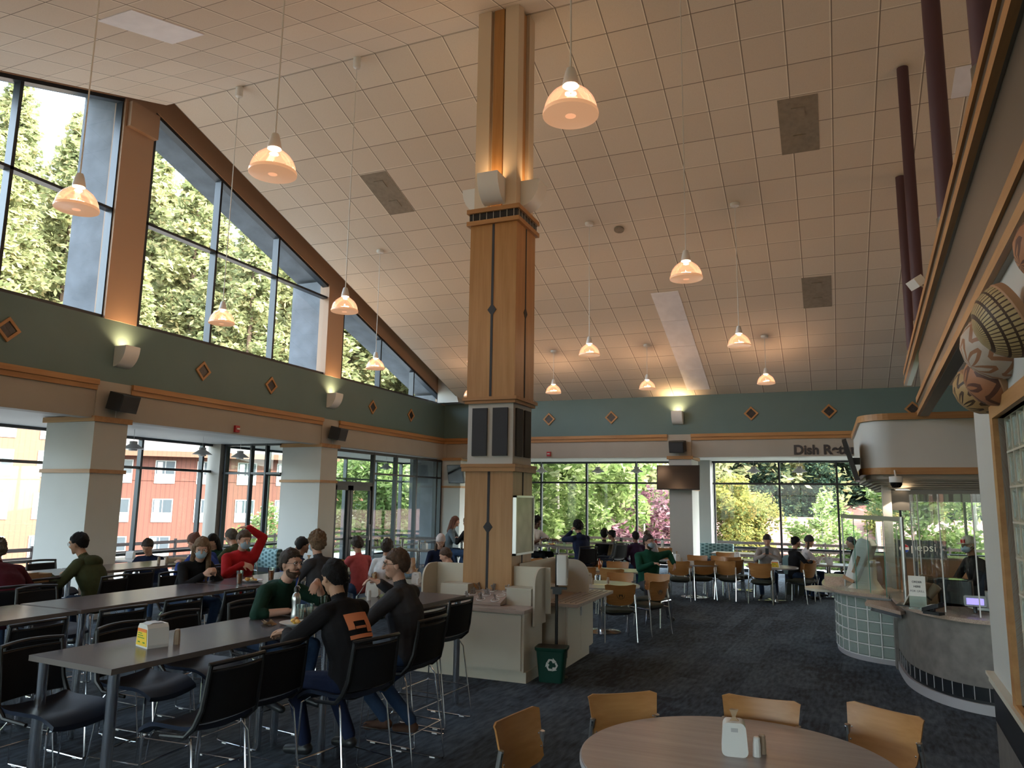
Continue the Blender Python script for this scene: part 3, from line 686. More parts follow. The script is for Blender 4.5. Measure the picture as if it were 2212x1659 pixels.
# ceiling access panels and light panels
def slab(n, mname, x0, x1, y0, y1, lab, cat, lift=.006, extra=None, par=None, group=None):
    if par is None: par = thing(n, lab, cat, ((x0+x1)/2, (y0+y1)/2, cz((y0+y1)/2)), 0, group)
    yc, zc = (y0+y1)/2, cz((y0+y1)/2); xc = (x0+x1)/2
    m = MB().add([(x-xc, y-yc, cz(y)-zc-lift) for x, y in ((x0+.01,y0+.01),(x1-.01,y0+.01),(x1-.01,y1-.01),(x0+.01,y1-.01))]+[(x-xc, y-yc, cz(y)-zc+.0) for x, y in ((x0+.01,y0+.01),(x1-.01,y0+.01),(x1-.01,y1-.01),(x0+.01,y1-.01))], [(0,3,2,1),(0,1,5,4),(1,2,6,5),(2,3,7,6),(3,0,4,7)])
    m.build('panel', mname, par, False)
    if extra:
        for t in (.26,.74):
            y = y0+(y1-y0)*t; q = MB().obox((0, y-yc, cz(y)-zc-.010), .2, .2, .012, (-atan2(1,3),0,0)); q.build('diffuser', 'vent_grey', par, False)
    return par
slab('ceiling_vent', 'vent_grey', -8.20,-7.59,11.60,12.77,'dark double ceiling vent between the two long ridge rods','vent',extra=1,group='dark ceiling vents')
slab('ceiling_vent', 'vent_grey', -.46,.15,11.60,12.77,'dark double ceiling vent high on the servery side, nearest','vent',extra=1,group='dark ceiling vents')
slab('ceiling_vent', 'vent_grey', -.31,.29,16.28,17.42,'dark double ceiling vent farther down the slope, servery side','vent',extra=1,group='dark ceiling vents')
for k in range(4):
    y0 = 16.32+k*1.17; slab('ceiling_light_panel', 'light_panel', -3.50,-2.86,y0,y0+1.17, ['pale ceiling panel, topmost of the column of four','pale ceiling panel, second from the top of four','pale ceiling panel, third from the top of four','pale ceiling panel, lowest of the four above the far wall'][k],'ceiling panel',lift=.012,group='pale ceiling panels in a column')
slab('ceiling_light_panel','light_panel',-8.25,-7.64,5.90,7.06,'pale violet ceiling panel on the near slope, upper left','ceiling panel',lift=.012)
slab('ceiling_light_panel','light_panel',1.97,2.58,11.58,12.15,'pale square ceiling panel between the purple pipes','ceiling panel',lift=.012)
m = MB().lathe([(.10,-.03),(.10,.02)]); o = m.build('smoke_detector','vent_grey',None); o.location = (-3.63,14.08,cz(14.08)); o.rotation_euler=(-atan2(1,3),0,0); tag(o,'flat round detector on the ceiling right of the oak pillar','detector')
# purple pipes
for v, lab in ((13.70,'thin far purple pipe, leftmost of the purple pipes'),(11.46,'second purple pipe reaching the ceiling'),(7.33,'long near purple pipe in front of the ceiling vent line'),(4.77,'thickest looking purple pipe beside the oak rails')):
    p = nn*.74+vv*v; t = thing('purple_pipe', lab, 'pipe', (p.x,p.y,4.49), 0, 'purple pipes standing on the oak rail beam')
    MB().tube([(0,0,.0),(0,0,cz(p.y)-4.49-.02)], .077, 20).build('pipe_body','purple',t); MB().tube([(0,0,0),(0,0,.10)], .085, 20).build('collar','soffit_brown',t)
p = nn*.60+vv*9.5; t = thing('spotlight','small white spotlight clipped to the oak rail below the purple pipes','spotlight',(p.x,p.y,4.60),R(20))
m = MB().box(-.05,.05,-.11,.09,-.05,.06); m.xf(Matrix.Rotation(R(-35),4,'Y')); m.build('housing','white_metal',t,False); MB().tube([(0,0,0),(.10,0,-.05)],.012).build('arm','white_metal',t)
# DISH RETURN lettering
me = text_mesh('Dish Return', .305, .006, 'frame_dark', .012)
o = bpy.data.objects.new('wall_lettering', me); COL.objects.link(o); o.rotation_euler = (pi/2,0,0)
xs = [v.co.x for v in me.vertices]; wdt = max(xs)-min(xs); sc_ = 1.68/wdt
o.scale = (sc_,1.12,1); o.location = (-.77-min(xs)*sc_, BY-.018, 3.375); tag(o,'black words Dish Return on the far cream beam','lettering')
# curved white bulkhead above the servery
def bulk_outline(e=0.0):
    x0, x1, y0, y1, r = .50-e, 6.0, 11.95-e, 15.5, .42+e
    return [(x0, y1)]+[(x0+r-r*cos(t), y0+r-r*sin(t)) for t in [pi/2*k/10 for k in range(11)]]+[(x1, y0),(x1,y1)]
m = MB().prism(bulk_outline(), 2.58, 3.34); struct('wall_bulkhead', m, 'white_paint', True, True)
m = MB().prism(bulk_outline(.035), 3.28, 3.375); struct('trim_18', m, 'oak_x', False, True)
m = MB().prism(bulk_outline(.03), 2.505, 2.60); struct('trim_19', m, 'oak_x', False, True)
m = MB().prism(bulk_outline(-.06), 2.44, 2.505)
for k in range(5): m.prism(bulk_outline(-.10-.05*k), 2.42-.03*k, 2.445-.03*k)
struct('ceiling_servery', m, 'cream_paint', False, True)
struct('column_9', MB().box(.74,.86,12.30,12.44,0,2.5), 'white_paint')
h = thing('exhaust_hood','dark steel hood hanging under the white bulkhead over the grill','hood',(1.9,12.7,2.0))
MB().box(-1.05,-.80,-.35,.6,0,.42).build('hood_end','dark_steel',h,False); MB().box(-.80,2.2,-.35,.6,.13,.42).build('hood_body','dark_steel',h,False)
dl = thing('downlight','round glowing downlight in the servery soffit','light',(1.0,12.15,2.29)); MB().cyl((0,0,0),.095,.0,.02).build('lens','down_glow',dl); MB().lathe([(.11,0),(.11,.02),(.095,.02)]).build('ring','white_metal',dl)
l = bpy.data.lights.new('downlight_lamp','SPOT'); l.energy = 25; l.color=(1,.85,.65); l.spot_size=R(110); lo=bpy.data.objects.new('downlight_lamp',l); COL.objects.link(lo); lo.location=(1.0,12.15,2.27)
c = thing('security_camera','smoked dome camera under the servery soffit','camera',(.88,11.6,2.30)); MB().lathe([(.0,-.0),(.05,.01),(.075,.05),(.08,.09)]).build('dome','screen',c); MB().lathe([(.085,.08),(.085,.16),(.02,.17)]).build('mount','white_metal',c); MB().tube([(0,0,.16),(.02,.4,.28)],.012).build('arm','white_metal',c)
# pottery bowls on the servery wall
def zigmat(n, a, b, sc1, mode):
    m, t, bb = base(n, .55); tc, s = objxyz(t)
    ang = mth(t,'ARCTAN2', s.outputs[1], s.outputs[0]); z = s.outputs[2]
    u = mth(t,'FRACT', mth(t,'MULTIPLY', ang, sc1/(2*pi))); v = mth(t,'FRACT', mth(t,'MULTIPLY', z, 22 if mode == 0 else 12))
    f = mth(t,'GREATER_THAN', mth(t,'MULTIPLY', mth(t,'GREATER_THAN', u, .3), mth(t,'GREATER_THAN', v, .22)), .5) if mode == 0 else mth(t,'GREATER_THAN', mth(t,'ABSOLUTE', mth(t,'SUBTRACT', mth(t,'ABSOLUTE', mth(t,'SUBTRACT', u, .5)), mth(t,'MULTIPLY', v, .5))), .10)
    nz = noise(t, tc.outputs['Object'], 20, 3)
    t.links.new(mixc(t, mth(t,'MULTIPLY', nz, .35), mixc(t, f, b, a), (.25,.12,.06)), bb.inputs['Base Color'])
zigmat('pot_check', (.52,.40,.20), (.025,.018,.014), 44, 0); zigmat('pot_white', (.58,.50,.42), (.36,.17,.09), 7, 1); zigmat('pot_red', (.40,.17,.085), (.09,.035,.028), 5, 1); zigmat('pot_ochre', (.46,.30,.13), (.030,.022,.016), 9, 1)
mat('pot_band', (.40,.22,.12), .6); mat('pot_dark', (.05,.04,.03), .6)
def pot(lab, v, z, r, mname, tilt=0., dep=.8, n=WN):
    p = nn*(n-.0)+vv*v; t = thing('pottery_bowl', lab, 'bowl', (p.x,p.y,z), 0, 'painted bowls mounted on the servery wall')
    # bowl opens upward with base turned to the wall
    prof = [(.0,-dep*r),(r*.30,-dep*r*.98),(r*.62,-dep*r*.80),(r*.86,-dep*r*.5),(r*.98,-dep*r*.15),(r,.0)]
    rot = Matrix.Rotation(-AN,4,'Z') @ Matrix.Rotation(R(66+tilt),4,'Y')
    sh = Matrix.Translation((-.0,0,0))
    a = MB().lathe(prof, n=40); b = MB().lathe([(r,0),(r*1.03,r*.04),(r*1.0,r*.22),(r*.9,r*.24)], n=40); c = MB().lathe([(r*.9,r*.22),(r*.86,r*.02),(r*.5,-dep*r*.3)], n=30)
    for q, nm, mn in ((a,'bowl_body',mname),(b,'rim_band','pot_band'),(c,'inside','pot_dark')):
        o = q.build(nm, mn, t, True, True); o.matrix_local = Matrix.Translation((-r*.34,0,0)) @ rot.to_4x4() 
pot('ochre painted bowl with black triangles, lowest on the servery wall', 5.55, 2.80, .165, 'pot_ochre', -20)
pot('red brown painted bowl second from the bottom of the wall group', 5.02, 2.80, .165, 'pot_red', 5)
pot('white painted bowl with ringed circles in the middle of the wall group', 4.78, 2.93, .185, 'pot_white', -14)
pot('tall checkered and ribbed bowl, topmost of the overlapping wall bowls', 4.22, 2.96, .19, 'pot_check', 0)
pot('terracotta bowl at the picture edge above the checkered bowl', 3.30, 3.03, .15, 'pot_red', 0)
for v,z,lab in ((5.47,1.59,'upper white wall plate beside the glass block window'),(5.50,1.35,'lower white wall plate beside the glass block window')):
    p = nn*(WN-.006)+vv*v; t = thing('wall_plate', lab, 'switch', (p.x,p.y,z), -AN, 'white wall plates'); MB().box(-.008,.006,-.05,.05,-.085,.085).build('plate','white_plastic',t,False); MB().box(-.012,-.008,-.02,.02,-.03,.03).build('rocker','almond',t,False)
# ================================================================ FURNITURE
def curved_panel(mb, ys, zs, xf, th):
    """grid panel: xf(y,z) gives front x; thickness th"""
    ny, nz = len(ys), len(zs); k = len(mb.v)
    vs = [(xf(y,z), y, z) for z in zs for y in ys]+[(xf(y,z)-th, y, z) for z in zs for y in ys]; fs = []
    N = ny*nz
    for j in range(nz-1):
        for i in range(ny-1):
            a = j*ny+i; fs.append((a,a+1,a+ny+1,a+ny)); fs.append((N+a,N+a+ny,N+a+ny+1,N+a+1))
    for i in range(ny-1): fs.append((i,N+i,N+i+1,i+1)); a=(nz-1)*ny+i; fs.append((a,a+1,N+a+1,N+a))
    for j in range(nz-1): a=j*ny; fs.append((a,a+ny,N+a+ny,N+a)); b=a+ny-1; fs.append((b,N+b,N+b+ny,b+ny))
    return mb.add(vs, fs)
def lin(a, b, n): return [a+(b-a)*i/(n-1) for i in range(n)]
def make_bar_chair(h=.76):
    r = bpy.data.objects.new('bar_chair', None); COL.objects.link(r)
    # seat with waterfall front
    s = MB(); xs = lin(-.20,.25,10); ys = lin(-.225,.225,7)
    def zt(x, y): return h - (.055*max(0,(x-.10)/.15)**2) + .018*(abs(y)/.225)**3 + (.02*max(0,(-x-.1)/.1)**2)
    vs = [(x, y*(1-.06*max(0,(x-.15)/.1)), zt(x,y)) for x in xs for y in ys]+[(x, y*.97, zt(x,y)-.035+.01*(abs(y)/.225)) for x in xs for y in ys]
    n = 7; N = 70; fs = []
    for i in range(9):
        for j in range(6): a=i*n+j; fs.append((a,a+n,a+n+1,a+1)); fs.append((N+a,N+a+1,N+a+n+1,N+a+n))
    for i in range(9): a=i*n; fs.append((a,N+a,N+a+n,a+n)); b=a+n-1; fs.append((b,b+n,N+b+n,N+b))
    for j in range(6): fs.append((j,j+1,N+j+1,N+j)); a=9*n+j; fs.append((a,N+a,N+a+1,a+1))
    s.add(vs, fs).build('seat', 'blue_vinyl', r)
    bx = lambda y, z: -.235-.16*(z-h)**1.0*.9+.035*(1-(y/.22)**2)*-1 + .03
    MBp = MB(); curved_panel(MBp, lin(-.205,.205,9), lin(h+.05,h+.335,7), lambda y,z: bx(y,z), .012); MBp.build('backrest', 'black_mesh', r)
    f = MB()
    for sgn in (-1,1):
        pts = [(.05,sgn*.232,h-.045),(-.14,sgn*.232,h-.03),(-.205,sgn*.230,h+.03),(bx(.2,h+.12)-.006,sgn*.215,h+.12),(bx(.2,h+.36)-.006,sgn*.205,h+.36)]
        f.tube(pts, [.012,.014,.018,.017,.013], 8)
    f.tube([(bx(y,h+.375)-.006-.01*(1-(y/.2)**2), y, h+.365+.008*(1-(y/.2)**2)) for y in lin(-.215,.215,11)], .014, 8)
    f.tube([(bx(y,h+.33)-.006, y, h+.325) for y in lin(-.205,.205,9)], .009, 6)
    f.tube([(bx(y,h+.05)-.006, y, h+.05) for y in lin(-.21,.21,9)], .006, 6)
    f.build('backrest_frame', 'black_plastic', r)
    for sgn in (-1,1):
        y = sgn*.215
        MB().tube([(.17,y*.8,h-.045),(.205,y,h-.08),(.235,y+sgn*.02,.03),(.225,y+sgn*.02,.010),(.20,y+sgn*.02,.008),(-.23,y+sgn*.02,.008),(-.26,y+sgn*.02,.012),(-.27,y+sgn*.02,.03),(-.175,y,h-.10),(-.14,y*.9,h-.045)], .0065, 7).build('sled_leg', 'chrome', r)
        [MB().box(a_,a_+.05,y+sgn*.02-.009,y+sgn*.02+.009,0,.01).build('glide', 'white_plastic', r, False) for a_ in (-.19,.13)]
    f = MB().tube([(.226,-.225,.30),(.226,.225,.30)], .007, 8)
    f.tube([(.226,.225,.30),(-.238,.225,.30)], .005, 6).tube([(.226,-.225,.30),(-.238,-.225,.30)], .005, 6).tube([(-.238,-.225,.30),(-.238,.225,.30)], .005, 6)
    f.build('footrest', 'chrome', r)
    return r
BC = Kind(lambda: make_bar_chair(.76), 'bar chair', 'black bar chairs at the long tables')
def ply_profile(y, z, z0, z1):
    t = (z-z0)/(z1-z0); return -.215-.07*t-.045*(1-(y/.235)**2)+.045
def make_wood_chair(logo=False):
    r = bpy.data.objects.new('dining_chair', None); COL.objects.link(r)
    z0, z1 = .56, .83
    b = MB(); ny = 13; nz = 9; ys = lin(-1,1,ny); zs = lin(0,1,nz)
    def pt(u, w, off):
        hw = (.205+.035*w) ; y = u*hw
        z = z0+(z1-z0)*w + (.022*abs(u)**2.2*(1 if w > .5 else 0)*(2*w-1)) - (.035*(1-w)*(1-abs(u)**2)*0 ) - .028*(1-w)*(1-u*u) + .0
        cr = max(0, abs(u)-.86)/.14; z -= .02*cr**2*(1 if w > .9 else 0); z += .02*cr**2*(1 if w < .1 else 0)
        return (ply_profile(y, z0+(z1-z0)*w, z0, z1)-off, y, z)
    vs = [pt(u,w_,0) for w_ in zs for u in ys]+[pt(u,w_,.012) for w_ in zs for u in ys]; N = ny*nz; fs = []
    for j in range(nz-1):
        for i in range(ny-1): a=j*ny+i; fs.append((a,a+1,a+ny+1,a+ny)); fs.append((N+a,N+a+ny,N+a+ny+1,N+a+1))
    for i in range(ny-1): fs.append((i,N+i,N+i+1,i+1)); a=(nz-1)*ny+i; fs.append((a,a+1,N+a+1,N+a))
    for j in range(nz-1): a=j*ny; fs.append((a,a+ny,N+a+ny,N+a)); q=a+ny-1; fs.append((q,N+q,N+q+ny,q+ny))
    bk = b.add(vs, fs).build('backrest', 'ply', r)
    sc_ = MB()
    for sy in (-1,1):
        for z in (.63,.70):
            x = ply_profile(.2,z,z0,z1); sc_.ell((x+.001,sy*.200,z), .004,.006,.006,8,5); sc_.ell((x-.014,sy*.200,z), .004,.006,.006,8,5)
    sc_.build('screws', 'chrome', r)
    if logo:
        lg = MB(); 
        me = text_mesh('H', .085, .001, 'hair_dark', .003); o = bpy.data.objects.new('logo', me); COL.objects.link(o); o.parent = r
        xs = [v.co.x for v in me.vertices]; zz = [v.co.y for v in me.vertices]
        o.rotation_euler = (pi/2,0,-pi/2); o.location = (ply_profile(0,.69,z0,z1)-.0155,(max(xs)+min(xs))/2,.69-(max(zz)+min(zz))/2)
        MB().tube([(ply_profile(0,.69,z0,z1)-.0135-.05*(0)+ (ply_profile(.055*sin(a),.69,z0,z1)-ply_profile(0,.69,z0,z1)), .058*cos(a)*0+.058*sin(a), .69+.058*cos(a)) for a in lin(0,2*pi*23/24,24)], .0032, 6, closed=True).build('logo_ring', 'olive_seat', r)
    s = MB(); prof = rrect(-.20,.225,-.225,.225,.10,6)
    rings = [[(x*f,y*f,z) for x,y in prof] for f, z in ((.90,.415),(.97,.425),(1.0,.445),(.98,.463),(.9,.47))]
    s.loft(rings).build('seat', 'olive_seat', r)
    s = MB(); s.loft([[(x*f,y*f,z) for x,y in prof] for f, z in ((.5,.375),(.82,.395),(.90,.418))]).build('seat_shell', 'black_plastic', r)
    for sy in (-1,1):
        MB().tube([(-.20,sy*.225,.70),(-.225,sy*.232,.60),(-.235,sy*.235,.45),(-.285,sy*.245,.015)], .0115, 8).build('leg', 'chrome', r)
        MB().tube([(-.205,sy*.222,.71),(-.23,sy*.228,.56)], .017, 8).build('leg_bracket', 'satin_steel', r)
        MB().tube([(-.235,sy*.235,.42),(.16,sy*.222,.425),(.195,sy*.225,.40),(.235,sy*.235,.015)], .0115, 8).build('leg', 'chrome', r)
    MB().tube([(.16,-.222,.40),(.16,.222,.40)], .008, 6).build('seat_rail', 'black_plastic', r)
    return r
WC = Kind(lambda: make_wood_chair(False), 'dining chair', 'bent plywood dining chairs with chrome legs')
def make_long_table():
    r = bpy.data.objects.new('bar_table', None); COL.objects.link(r)     # 0.78 wide (x), 1.98 long (y)
    MB().box(-.39,.39,-.99,.99,1.042,1.07).build('tabletop', 'table_dark', r, False)
    m = MB(); m.box(-.392,.392,-.992,-.99,1.036,1.069).box(-.392,.392,.99,.992,1.036,1.069).box(-.392,-.39,-.992,.992,1.036,1.069).box(.39,.392,-.992,.992,1.036,1.069); m.box(-.30,.30,-.9,.9,1.03,1.042).build('edge_band', 'table_edge', r, False)
    for sx in (-1,1):
        for sy in (-1,1): MB().cyl((sx*.335,sy*.93,0), .033, 0, 1.035, 18).build('leg', 'chrome', r)
    return r
LT = Kind(make_long_table, 'bar table', 'long dark bar height tables')
def make_round_table(rad=.60, edge=True, disc=True):
    r = bpy.data.objects.new('round_table', None); COL.objects.link(r)
    MB().lathe([(rad-.006,.708),(rad,.714),(rad,.734),(rad-.004,.74)], n=72).build('tabletop', 'laminate_grey', r)
    MB().lathe([(rad+.001,.711),(rad+.002,.716),(rad+.002,.732),(rad+.001,.737)], n=72).build('edge_band', 'kick_grey', r)
    MB().lathe([(.20,.70),(.20,.708)], n=24).build('top_plate', 'black_plastic', r)
    MB().cyl((0,0,0), .05, .03, .705).build('pedestal', 'chrome', r)
    if disc: MB().lathe([(.30,0),(.30,.012),(.20,.022),(.06,.035),(.05,.04)], n=36).build('base', 'chrome', r)
    else:
        m = MB()
        for a in (0, pi/2): m.obox((0,0,.022), .62, .07, .035, (0,0,a))
        m.build('base', 'chrome', r, False)
    return r
RT = Kind(lambda: make_round_table(.60), 'round table', 'pale round dining tables')
RT2 = Kind(lambda: make_round_table(.53, disc=False), 'round table', 'pale round dining tables')
def make_square_table(w=.38, l=.60):
    r = bpy.data.objects.new('dining_table', None); COL.objects.link(r)
    MB().box(-l,l,-w,w,.712,.74).build('tabletop', 'laminate_grey', r, False)
    MB().cyl((0,0,0), .045, .03, .712).build('pedestal', 'chrome', r)
    m = MB()
    for a in (pi/4, -pi/4): m.obox((0,0,.02), .62, .06, .035, (0,0,a))
    m.build('base', 'chrome', r, False); return r
ST = Kind(make_square_table, 'dining table', 'rectangular dining tables')
# ---- small table things
def make_dispenser():
    r = bpy.data.objects.new('napkin_dispenser', None); COL.objects.link(r)      # advert faces -y, size .19 x .14 x .15
    P = [(-.085,0),(.085,0),(.088,.02),(.072,.125),(.055,.148),(-.055,.148),(-.072,.125),(-.088,.02)]
    MB().prism_y(P, -.07, .07).build('body', 'white_plastic', r, False, True)
    MB().prism_y([(-.076,.012),(.076,.012),(.064,.118),(-.064,.118)], -.0735, -.070).build('ad_card', 'yellow_card', r, False, True)
    MB().prism_y([(-.0655,.100),(.0655,.100),(.064,.120),(-.064,.120)], -.0745, -.0735).build('ad_heading', 'orange_card', r, False, True)
    q = MB()
    for k in range(3): q.box(-.055,.0+.02*k,-.0745,-.0735,.088-.014*k,.093-.014*k)
    q.box(-.05,-.02,-.0745,-.0735,.03,.038).box(.02,.05,-.0745,-.0735,.03,.038); q.build('ad_text', 'food_b', r, False)
    MB().prism_x([(-.05,.149),(.05,.149),(.03,.156),(-.03,.156)], -.05, .05).build('lid', 'grey_plastic', r, False, True)
    return r
ND = Kind(make_dispenser, 'napkin dispenser', 'white napkin dispensers on the tables')
def make_dispenser2():
    r = bpy.data.objects.new('napkin_dispenser', None); COL.objects.link(r)
    P = rrect(-.07,.07,.0,.17,.03,4); P = [((x*(1-.18*z/.17)), z) for x, z in P]
    MB().prism_y(P, -.055, .055).build('body', 'white_plastic', r, False, True)
    MB().prism_y([(x*.97,.004+z*.975) for x,z in P], .055, .060).build('rear_plate', 'kick_grey', r, False, True)
    MB().box(-.018,.018,-.0565,-.055,.125,.145).build('lock_plate', 'grey_plastic', r, False)
    n = MB(); n.loft([[(a*.03*s,b*.02*s,.165+z) for a,b in ((-1,-1),(1,-.6),(1,1),(-.6,1))] for s, z in ((1,0),(.5,.015),(.28,.025),(.6,.05),(.8,.062))]); n.build('napkin', 'napkin', r, False)
    return r
ND2 = Kind(make_dispenser2, 'napkin dispenser', 'white napkin dispensers on the tables')
def make_shaker(mn='shaker_tan'):
    r = bpy.data.objects.new('shaker', None); COL.objects.link(r); n = 20
    rg = lambda R_, z: [(R_*(1+.04*(1 if j%2 else -1))*cos(2*pi*j/n), R_*(1+.04*(1 if j%2 else -1))*sin(2*pi*j/n), z) for j in range(n)]
    MB().loft([rg(.021,0),rg(.020,.06),rg(.017,.082)]).build('body', mn, r); MB().lathe([(.018,.082),(.018,.092),(.012,.099)], n=18).build('lid', mn, r); return r
SHT = Kind(lambda: make_shaker('shaker_tan'), 'shaker', 'tan shakers on the tables'); SHW = Kind(lambda: make_shaker('white_plastic'), 'shaker', 'white shakers on the tables')
def make_glass(fill=None, h=.13, r0=.027, r1=.037, fh=.08):
    r = bpy.data.objects.new('drinking_glass', None); COL.objects.link(r)
    MB().lathe([(r0,0),(r1,h),(r1-.002,h),(r0-.002,.006)], n=20).build('glass_wall', 'clear_acrylic', r)
    if fill: k = fh/h; MB().lathe([(r0-.003,.006),(r0-.003+(r1-r0)*k,fh)], n=20).build('drink', fill, r)
    return r
GC = Kind(lambda: make_glass(), 'glass', 'clear tumblers on the tables'); GT = Kind(lambda: make_glass('tea', .15,.03,.04,.12), 'glass', 'tumblers of iced tea'); GJ = Kind(lambda: make_glass('juice',.135,.028,.037,.06), 'glass', 'tumblers with pale yellow drink')
def make_plate(food=0):
    r = bpy.data.objects.new('dinner_plate', None); COL.objects.link(r)
    MB().lathe([(.07,0),(.075,.004),(.125,.020),(.127,.023),(.12,.022),(.08,.009),(.0,.008)], n=40).build('plate', 'white_plastic', r)
    if food:
        rnd = random.Random(food)
        for k in range(10):
            a = rnd.uniform(0,2*pi); d = rnd.uniform(0,.062); m = MB()
            m.ell((d*cos(a), d*sin(a), .018+rnd.uniform(0,.022)), rnd.uniform(.015,.028), rnd.uniform(.012,.022), rnd.uniform(.010,.018), 8, 6, (0,0,a)); m.build('food', ['food_a','food_a','food_c','food_b'][k%4] if food != 2 else ['food_a','food_a','food_a','yellow_card','tea'][k%5], r)
    return r
# ---------------- placement: long tables
for x, y, rz, lab in ((-4.16,4.28,R(-4),'dark bar table nearest the camera, its near end in front'),(-4.00,6.30,R(-4),'dark bar table continuing the nearest one up to the condiment island'),
      (-6.38,3.70,0,'dark bar table in the second row, nearest part at the picture edge'),(-6.38,5.72,0,'dark bar table in the middle of the second row'),(-6.38,7.74,0,'dark bar table at the far end of the second row'),
      (-9.10,4.10,0,'dark bar table in the third row, cut by the picture edge'),(-9.10,6.12,0,'dark bar table in the middle of the third row'),(-9.10,8.14,0,'dark bar table at the far end of the third row with two shakers')):
    LT.put((x,y,0), rz, lab)
# bar chairs: x, y, direction they face (0 = +x)
for x, y, rz, lab in (
  (-3.50,3.62,R(178),'black bar chair on the aisle side of the nearest table, closest to the camera'),
  (-3.56,4.12,R(176),'black bar chair second from the near end on the aisle side'),
  (-3.13,4.58,R(168),'black bar chair the person in the orange printed jacket sits on'),
  (-3.21,5.46,R(178),'black bar chair behind the man in the charcoal sweater'),
  (-3.50,6.02,R(176),'black bar chair just beyond the charcoal sweater man, partly hidden'),
  (-3.52,6.60,R(176),'black bar chair at the far end of the nearest row, before the cream cabinet'),
  (-4.46,3.42,R(2),'blue seated bar chair tucked under the near table corner'),
  (-4.50,4.12,R(4),'blue seated bar chair second along the inner side of the nearest table'),
  (-4.58,4.72,R(2),'bar chair third along the inner side of the nearest table'),
  (-4.59,5.46,R(-8),'bar chair under the bearded man in green'),
  (-5.66,3.92,R(180),'black bar chair between the first two rows, largest at the picture edge'),
  (-5.72,4.72,R(176),'black bar chair of the second row behind the napkin dispenser'),
  (-5.74,5.36,R(180),'black bar chair of the second row left of the steel bottle'),
  (-5.53,7.42,R(172),'black bar chair under the boy in the grey shirt'),
  (-5.76,6.10,R(180),'black bar chair of the second row behind the bearded man'),
  (-7.05,4.40,0,'black bar chair on the far side of the second row, nearest'),
  (-7.10,5.30,0,'black bar chair on the far side of the second row, in the middle'),
  (-7.10,6.98,R(-14),'black bar chair under the long haired person'),
  (-7.08,7.78,R(-30),'black bar chair under the person in the red hooded top'),
  (-7.84,5.30,R(170),'black bar chair behind the person in the maroon top'),
  (-8.24,5.82,R(182),'black bar chair beside the paper bag, third row'),
  (-7.90,6.38,R(190),'black bar chair under the man in the olive jacket'),
  (-8.22,7.05,R(178),'black bar chair of the third row behind the long haired person'),
  (-7.94,8.2,R(176),'black bar chair under the person in the blue jacket with a bun'),
  (-9.85,5.2,0,'bar chair on the window side of the third row'),(-9.85,7.3,0,'bar chair on the window side of the third row near the first square column')):
    BC.put((x,y,0), rz, lab)
# far bar tables
for x, y, rz, lab in ((-5.95,16.3,R(90),'bar table under the two people in front of the bright far window'),(-5.55,18.3,R(90),'bar table behind the person in the dark hooded top'),(-9.0,16.9,R(80),'bar table at the red haired woman, left of the oak pillar')):
    LT.put((x,y,0), rz, lab)
for x, y, rz, lab in ((-6.42,16.75,R(-20),'bar chair under the man in the white tee'),(-4.78,15.25,R(140),'bar chair under the person in the dark hooded top'),(-4.95,17.6,R(185),'bar chair with chrome legs behind the dark hooded person'),(-5.15,18.9,R(200),'bar chair with chrome legs near the patterned booth'),(-8.5,16.45,R(15),'bar chair under the red haired woman'),(-4.6,17.0,R(160),'bar chair standing free near the patterned booth')):
    BC.put((x,y,0), rz, lab)
# ---------------- round tables and plywood chairs, servery side
NT = thing('round_table','large pale round table in the foreground','round table',(-.50,4.30,0),0,'pale round dining tables')
MB().lathe([(.805,.700),(.815,.708),(.815,.732),(.808,.74)], n=96).build('tabletop','laminate_grey',NT)
MB().lathe([(.816,.702),(.818,.708),(.818,.731),(.816,.736)], n=96).build('edge_band','kick_grey',NT)
MB().cyl((0,0,0), .055, .03, .70).build('pedestal','chrome',NT); MB().lathe([(.36,0),(.36,.014),(.2,.026),(.055,.045)], n=36).build('base','chrome',NT)
def wc(x, y, deg, lab): return WC.put((x,y,0), R(deg), lab)
wc(-1.47,4.18,-10,'plywood dining chair on the left of the foreground round table, seen edge on')
wc(-1.13,4.78,-52,'plywood dining chair behind the foreground round table, left one')
wc(-.46,5.00,-92,'plywood dining chair directly behind the napkin dispenser of the foreground table')
wc(.13,5.10,-122,'plywood dining chair behind the foreground round table, right one')
wc(.48,3.85,160,'plywood dining chair whose top just shows at the bottom right')
RT.put((-3.42,12.02,0), 0, 'pale round table behind the condiment island with a painted light patch')
lg = make_wood_chair(True); lg.location = (-3.02,11.42,0); lg.rotation_euler = (0,0,R(118)); tag(lg,'plywood dining chair with a round H emblem on its back','dining chair','bent plywood dining chairs with chrome legs')
lg2 = dup(lg, (-2.72,12.18,0), R(153), 'plywood dining chair turned away beside the emblem chair')
wc(-3.38,12.82,-88,'plywood dining chair on the far side of the table behind the island')
wc(-2.82,12.98,-100,'plywood dining chair right of the green sweater man\'s table, facing the camera')
wc(-4.18,12.2,0,'plywood dining chair hidden beside the condiment island')
ST.put((-3.95,14.62,0), R(5), 'rectangular table with a dark bottle, left of the man in green')
wc(-4.60,15.18,-88,'plywood chair at the far side of the bottle table, left'); wc(-4.03,15.12,-88,'plywood chair at the far side of the bottle table, right')
wc(-4.30,14.02,95,'plywood chair at the near side of the bottle table, left'); wc(-3.72,13.98,88,'plywood chair at the near side of the bottle table, right')
wc(-5.75,15.0,-60,'plywood chair right beside the framed notice on the oak pillar')
RT.put((-2.80,17.25,0), 0, 'pale round table right of the column with the television')
wc(-2.98,16.56,92,'plywood chair facing away, straight below the far column'); wc(-2.62,16.98,120,'plywood chair facing away, second from the far column')
wc(-2.10,17.45,140,'plywood chair seen from the side between two round tables'); wc(-2.02,17.18,72,'plywood chair with light olive seat between the round tables')
